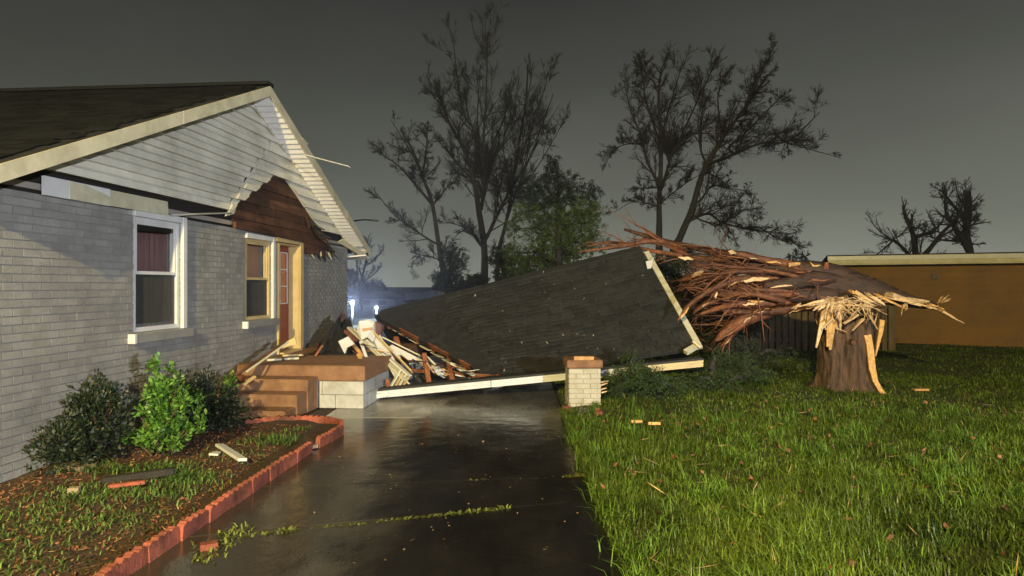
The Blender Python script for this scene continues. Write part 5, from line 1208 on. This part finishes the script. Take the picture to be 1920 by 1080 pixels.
foliage("ivy_clump", "dark ivy clump round the leaning tree's trunk", "ivy", (at(843, 536, 25.6).x, 25.6, 0), [(846, 480, 15, 22), (850, 505, 22, 28), (838, 530, 26, 20), (862, 490, 14, 16), (822, 520, 14, 10)], 25.6, 9000, .05, M_IVY, M_IVY, 32, .06)
foliage("evergreen_shrub", "dark rounded shrub between the ivy clump and the tall trunk", "shrub", (at(885, 536, 25).x, 25, 0), [(880, 535, 24, 18), (895, 528, 20, 14), (868, 545, 20, 16)], 25, 7000, .05, M_IVY, M_IVY, 33, .05)
foliage("evergreen_shrub", "dark bushy evergreen right of the tallest tree's trunk", "shrub", (at(941, 536, 24).x, 24, 0), [(940, 470, 24, 16), (948, 490, 22, 16), (930, 485, 18, 14), (940, 520, 14, 24), (952, 505, 16, 18)], 24, 8000, .05, M_IVY, M_IVY, 34, .08)
foliage("evergreen_shrub", "low dark evergreen behind the flashing at the roof peak", "shrub", (at(1270, 536, 16.5).x, 16.5, 0), [(1260, 520, 40, 30), (1290, 480, 30, 16), (1240, 500, 30, 20), (1300, 540, 40, 40), (1350, 480, 26, 12), (1420, 490, 24, 10), (1330, 600, 50, 40), (1390, 590, 40, 40)], 16.5, 24000, .045, M_IVY, M_IVY, 35, .10)
# fallen cedar boughs in front of the roof
BOUGH = [
 ("bough of green cedar lying right behind the brick pier", [(1160, 712, 26, 22), (1190, 700, 24, 22), (1180, 735, 30, 14), (1150, 735, 16, 16)], 9.95),
 ("cedar bough drooping over the cream eave board", [(1222, 712, 28, 24), (1200, 700, 18, 14), (1240, 736, 34, 12), (1262, 724, 24, 16)], 9.85),
 ("small cedar sprig lying on the black shingles", [(1182, 668, 16, 13), (1172, 675, 12, 10), (1195, 678, 14, 9)], 10.35),
 ("cedar bough at the roof's broken lower corner", [(1345, 692, 24, 24), (1350, 672, 16, 16), (1300, 718, 30, 14), (1335, 720, 30, 14)], 10.55),
 ("cedar bough reaching out along the lawn", [(1380, 690, 30, 18), (1410, 700, 30, 12), (1360, 715, 30, 16), (1395, 675, 20, 14), (1436, 702, 20, 8)], 10.6),
 ("dark tangle of cedar under the fallen limbs", [(1390, 655, 40, 20), (1350, 640, 30, 26), (1470, 662, 24, 10), (1420, 668, 40, 14)], 11.6),
]
for i, (lab, cl, dd) in enumerate(BOUGH):
    bx = at(sum(c[0] for c in cl) / len(cl), 536, dd).x
    foliage("cedar_bough", lab, "branch", (bx, dd, .03), cl, dd, 9000 if i != 2 else 1500, .020, M_CEDARB if i < 5 else M_IVY, M_CEDARB, 50 + i, 0, depth=.35, aspect=.28)

# ------------------------------------------------------------------ right: fence and flat roofed building
fence = thing("picket_fence", "dark wooden board fence behind the fallen tree", "fence", (6.0, 17.2, 0))
fx = 5.2; pk_me = unit_mesh("fence_picket", M_FENCE)
while fx < 10.35:
    h = 1.52 + rnd.uniform(-.03, .03)
    piece("picket", pk_me, fence, Matrix.Translation((fx - 6.0, rnd.uniform(-.004, .004), h / 2 + .04)) @ Matrix.Rotation(rnd.uniform(-.012, .012), 4, "Y") @ Matrix.Diagonal((.135, .02, h, 1)))
    fx += .178
for zz in (.35, 1.25): MB().bar((5.1, 17.24, zz), (10.4, 17.24, zz), .04, .09).build("rail", M_FENCE, fence, True)
for px_ in (5.2, 7.6, 10.3): MB().box((px_ - .05, 17.27, 0), (px_ + .05, 17.37, 1.6)).build("post", M_FENCE, fence, True)
bld = thing("flat_roof_building", "low tan building with white roof edge behind the stump", "building", (10.45, 20.1, 0), -math.atan2(2.9, 6.4))
ZT = 2.44
MB().box((0, 0, 0), (16, 8, ZT)).build("wall", M_TANW, bld)
for k in range(12):
    z0 = .02 + k * .201
    MB().add([(-.01, -.004, z0 + .198), (16.01, -.004, z0 + .198), (16.01, -.022, z0), (-.01, -.022, z0), (-.01, .0, z0), (16.01, .0, z0)], [(3, 2, 1, 0), (4, 5, 2, 3)]).build("wall_board", M_TANW, bld)
MB().box((-.45, -.45, ZT + .002), (16.4, 8.4, ZT + .09)).build("soffit", M_TRIMC, bld)
MB().box((-.48, -.48, ZT + .04), (16.45, -.451, ZT + .27)).build("fascia", M_TRIMC, bld)
MB().box((-.50, -.505, ZT + .15), (16.45, -.481, ZT + .29)).build("gutter", M_TRIMW, bld)
MB().box((-.52, -.52, ZT + .275), (16.5, 8.5, ZT + .31)).build("roof", M_FELT, bld)
MB().box((2.3, -.09, 2.0), (2.45, -.002, 2.16)).build("wall_lamp", M_METALD, bld)

# ------------------------------------------------------------------ far left: shed, pale building, lamps
def far_box(name, label, cat, x0, x1, y0, y1, z1, m_, roof_m, ridge):
    t = thing(name, label, cat, ((x0 + x1) / 2, y0, 0)); cx = (x0 + x1) / 2
    MB().box((x0, y0, 0), (x1, y1, z1)).build("wall", m_, t, True)
    ov = .12
    MB().prism([(x0 - ov, y0 - ov, z1 + .003), (x1 + ov, y0 - ov, z1 + .003), (x1 + ov, y0 - ov, z1 + .06), (cx, y0 - ov, z1 + ridge), (x0 - ov, y0 - ov, z1 + .06)], (0, y1 - y0 + 2 * ov, 0)).build("roof", roof_m, t, True)
    return t
sh = far_box("metal_shed", "dark grey flat shed showing over the collapsed roof's left end", "shed", at(764, 536, 25).x, at(845, 536, 25).x, 25, 27.5, 1.16, M_METALD, M_METALD, .13)
MB().box((at(770, 536, 25).x, 24.97, .05), (at(800, 536, 25).x, 24.998, .98)).build("door", M_METALG, sh, True)
fb = far_box("far_building", "pale far building behind the dark shed", "building", at(760, 536, 48).x, at(860, 536, 48).x, 48, 54, 1.15, M_FARW, M_FARW, .3)
for k in range(3): MB().box((at(770 + k * 24, 536, 48).x, 47.96, .3), (at(782 + k * 24, 536, 48).x, 47.998, .8)).build("window", M_METALD, fb, True)
fb2 = far_box("far_building", "low far house behind the lamps beside the brick house", "building", at(664, 536, 58).x, at(742, 536, 58).x, 58, 64, .6, M_FARW, M_METALD, .7)
for k in range(2): MB().box((at(680 + k * 30, 536, 58).x, 57.96, .05), (at(694 + k * 30, 536, 58).x, 57.998, .5)).build("window", M_METALD, fb2, True)
def yard_lamp(px, py, d, label, power, r_):
    p = at(px, py, d); t = thing("yard_lamp", label, "lamp", (p.x, d, 0), 0, "yard lamps shining beyond the house")
    MB().tube([(p.x, d, -.06), (p.x, d, p.z - r_)], [.05, .04], 8).build("post", M_METALG, t, True)
    mb = MB(); k = 10; V = []
    for i in range(7):
        a = math.pi * (i / 6 - .5)
        for j in range(k): V.append((p.x + r_ * math.cos(a) * math.cos(6.283 * j / k), d + r_ * math.cos(a) * math.sin(6.283 * j / k), p.z + r_ * 1.25 * math.sin(a)))
    mb.add(V, [(i * k + j, i * k + (j + 1) % k, (i + 1) * k + (j + 1) % k, (i + 1) * k + j) for i in range(6) for j in range(k)], True)
    mb.build("globe", emit("lamp_globe_%d" % px, (.80, .88, 1.0), 40), t, True)
    ld = bpy.data.lights.new("lamp_light", "POINT"); ld.energy = power; ld.color = (.62, .72, 1.0); ld.shadow_soft_size = .15
    lo = bpy.data.objects.new("lamp_light", ld); COL.objects.link(lo); lo.parent = t; lo.location = (0, -r_ - .25, p.z + .05)
yard_lamp(661, 568, 30, "brighter bluish white lamp shining beside the house corner", 700, .085)
yard_lamp(706, 577, 36, "smaller bluish white lamp above the debris pile", 300, .075)

# far wood closing the view: a mass of bare brush and evergreens
rng = np.random.default_rng(91); n = 26000
x = rng.uniform(-48, 48, n); top = 2.6 + 1.5 * np.sin(x * .23 + 1) + 1.1 * np.sin(x * .71) + .7 * np.sin(x * 1.9 + 2)
C_ = np.stack([x, 66 + rng.uniform(-1.5, 1.5, n), np.maximum(top, .8) * rng.random(n) ** .8], 1); D_ = rand_unit(n, 1.2)
V, F = leaf_arrays(C_, D_, rand_unit(n), rng.uniform(.3, 1.1, n), rng.uniform(.05, .22, n))
o = part_np("far_wood", V, F, pm("far_brush", (0.035, 0.036, 0.034), .3, .6, .9, 0, island=.5), None, "stuff"); o["label"] = "dim far line of brush and trees on the horizon"; o["category"] = "wood"
# street lamp behind the camera whose sodium light falls on the lawn and the tree
sl = thing("street_lamp", "sodium street lamp on a grey pole behind the camera", "lamp", (LAMP_POS.x - 1.2, LAMP_POS.y - 1.0, 0))
b_ = Vector((LAMP_POS.x - 1.2, LAMP_POS.y - 1.0, 0))
MB().tube([b_ + Vector((0, 0, -.05)), b_ + Vector((0, 0, 6.2)), b_ + Vector((.4, .35, 6.6)), LAMP_POS + Vector((0, 0, .22))], [.09, .06, .04, .035], 10).build("pole", M_METALG, sl, True)
MB().prism([LAMP_POS + Vector(v) for v in ((-.14, -.25, .12), (.14, -.25, .12), (.14, .25, .12), (-.14, .25, .12))], (0, 0, .12)).build("lamp_head", M_METALD, sl, True)
MB().prism([LAMP_POS + Vector(v) for v in ((-.11, -.2, .09), (.11, -.2, .09), (.11, .2, .09), (-.11, .2, .09))], (0, 0, .028)).build("lens", emit("sodium_lens", LAMP_COL, 60), sl, True)
ld = bpy.data.lights.new("sodium_light", "SPOT"); ld.energy = LAMP_W; ld.color = LAMP_COL; ld.shadow_soft_size = .10; ld.spot_size = R(120); ld.spot_blend = .6
lo = bpy.data.objects.new("sodium_light", ld); COL.objects.link(lo); lo.parent = sl; lo.location = LAMP_POS - b_
lo.rotation_euler = (Vector((3.0, 11.0, 0)) - LAMP_POS).to_track_quat("-Z", "Y").to_euler()

# white work light on a tripod behind the camera, aimed at the damage
fl = thing("work_light", "white work light on a tripod behind the camera", "lamp", (FLOOD_POS.x, FLOOD_POS.y, 0)); b_ = Vector((FLOOD_POS.x, FLOOD_POS.y, 0))
MB().tube([b_ + Vector((0, 0, .7)), FLOOD_POS - Vector((0, 0, .2))], .03, 8).build("pole", M_METALG, fl, True)
for k in range(3):
    a_ = k * 2.094; MB().tube([b_ + Vector((0, 0, .9)), b_ + Vector((.7 * math.cos(a_), .7 * math.sin(a_), .0))], .02, 6).build("leg", M_METALG, fl, True)
MB().box(FLOOD_POS - Vector((.25, .16, .18)), FLOOD_POS + Vector((.25, -.06, .18))).build("lamp_head", M_METALD, fl, True)
MB().box(FLOOD_POS - Vector((.21, .058, .14)), FLOOD_POS + Vector((.21, -.045, .14))).build("lens", emit("work_light_lens", FLOOD_COL, 60), fl, True)
ld = bpy.data.lights.new("work_beam", "SPOT"); ld.energy = FLOOD_W; ld.color = FLOOD_COL; ld.shadow_soft_size = .12; ld.spot_size = R(66); ld.spot_blend = .6
lo = bpy.data.objects.new("work_beam", ld); COL.objects.link(lo); lo.parent = fl; lo.location = FLOOD_POS - b_
lo.rotation_euler = (Vector((-3.0, 9.5, 2.0)) - FLOOD_POS).to_track_quat("-Z", "Y").to_euler()

# ------------------------------------------------------------------ wet night air
hz = MB().box((-70, -22, -1.2), (70, 75, 17)); hm = bpy.data.materials.new("haze"); hm.use_nodes = True
hn, hl = hm.node_tree.nodes, hm.node_tree.links; hn.remove(hn["Principled BSDF"])
pv = hn.new("ShaderNodeVolumePrincipled"); pv.inputs["Color"].default_value = (0.86, 0.91, 1.0, 1); pv.inputs["Density"].default_value = 0.0032; pv.inputs["Anisotropy"].default_value = 0.82
hl.new(pv.outputs[0], hn["Material Output"].inputs["Volume"])
ho = hz.build("haze", hm, kind="stuff"); ho["label"] = "thin wet night haze filling the air"; ho["category"] = "haze"; ho.display_type = "WIRE"
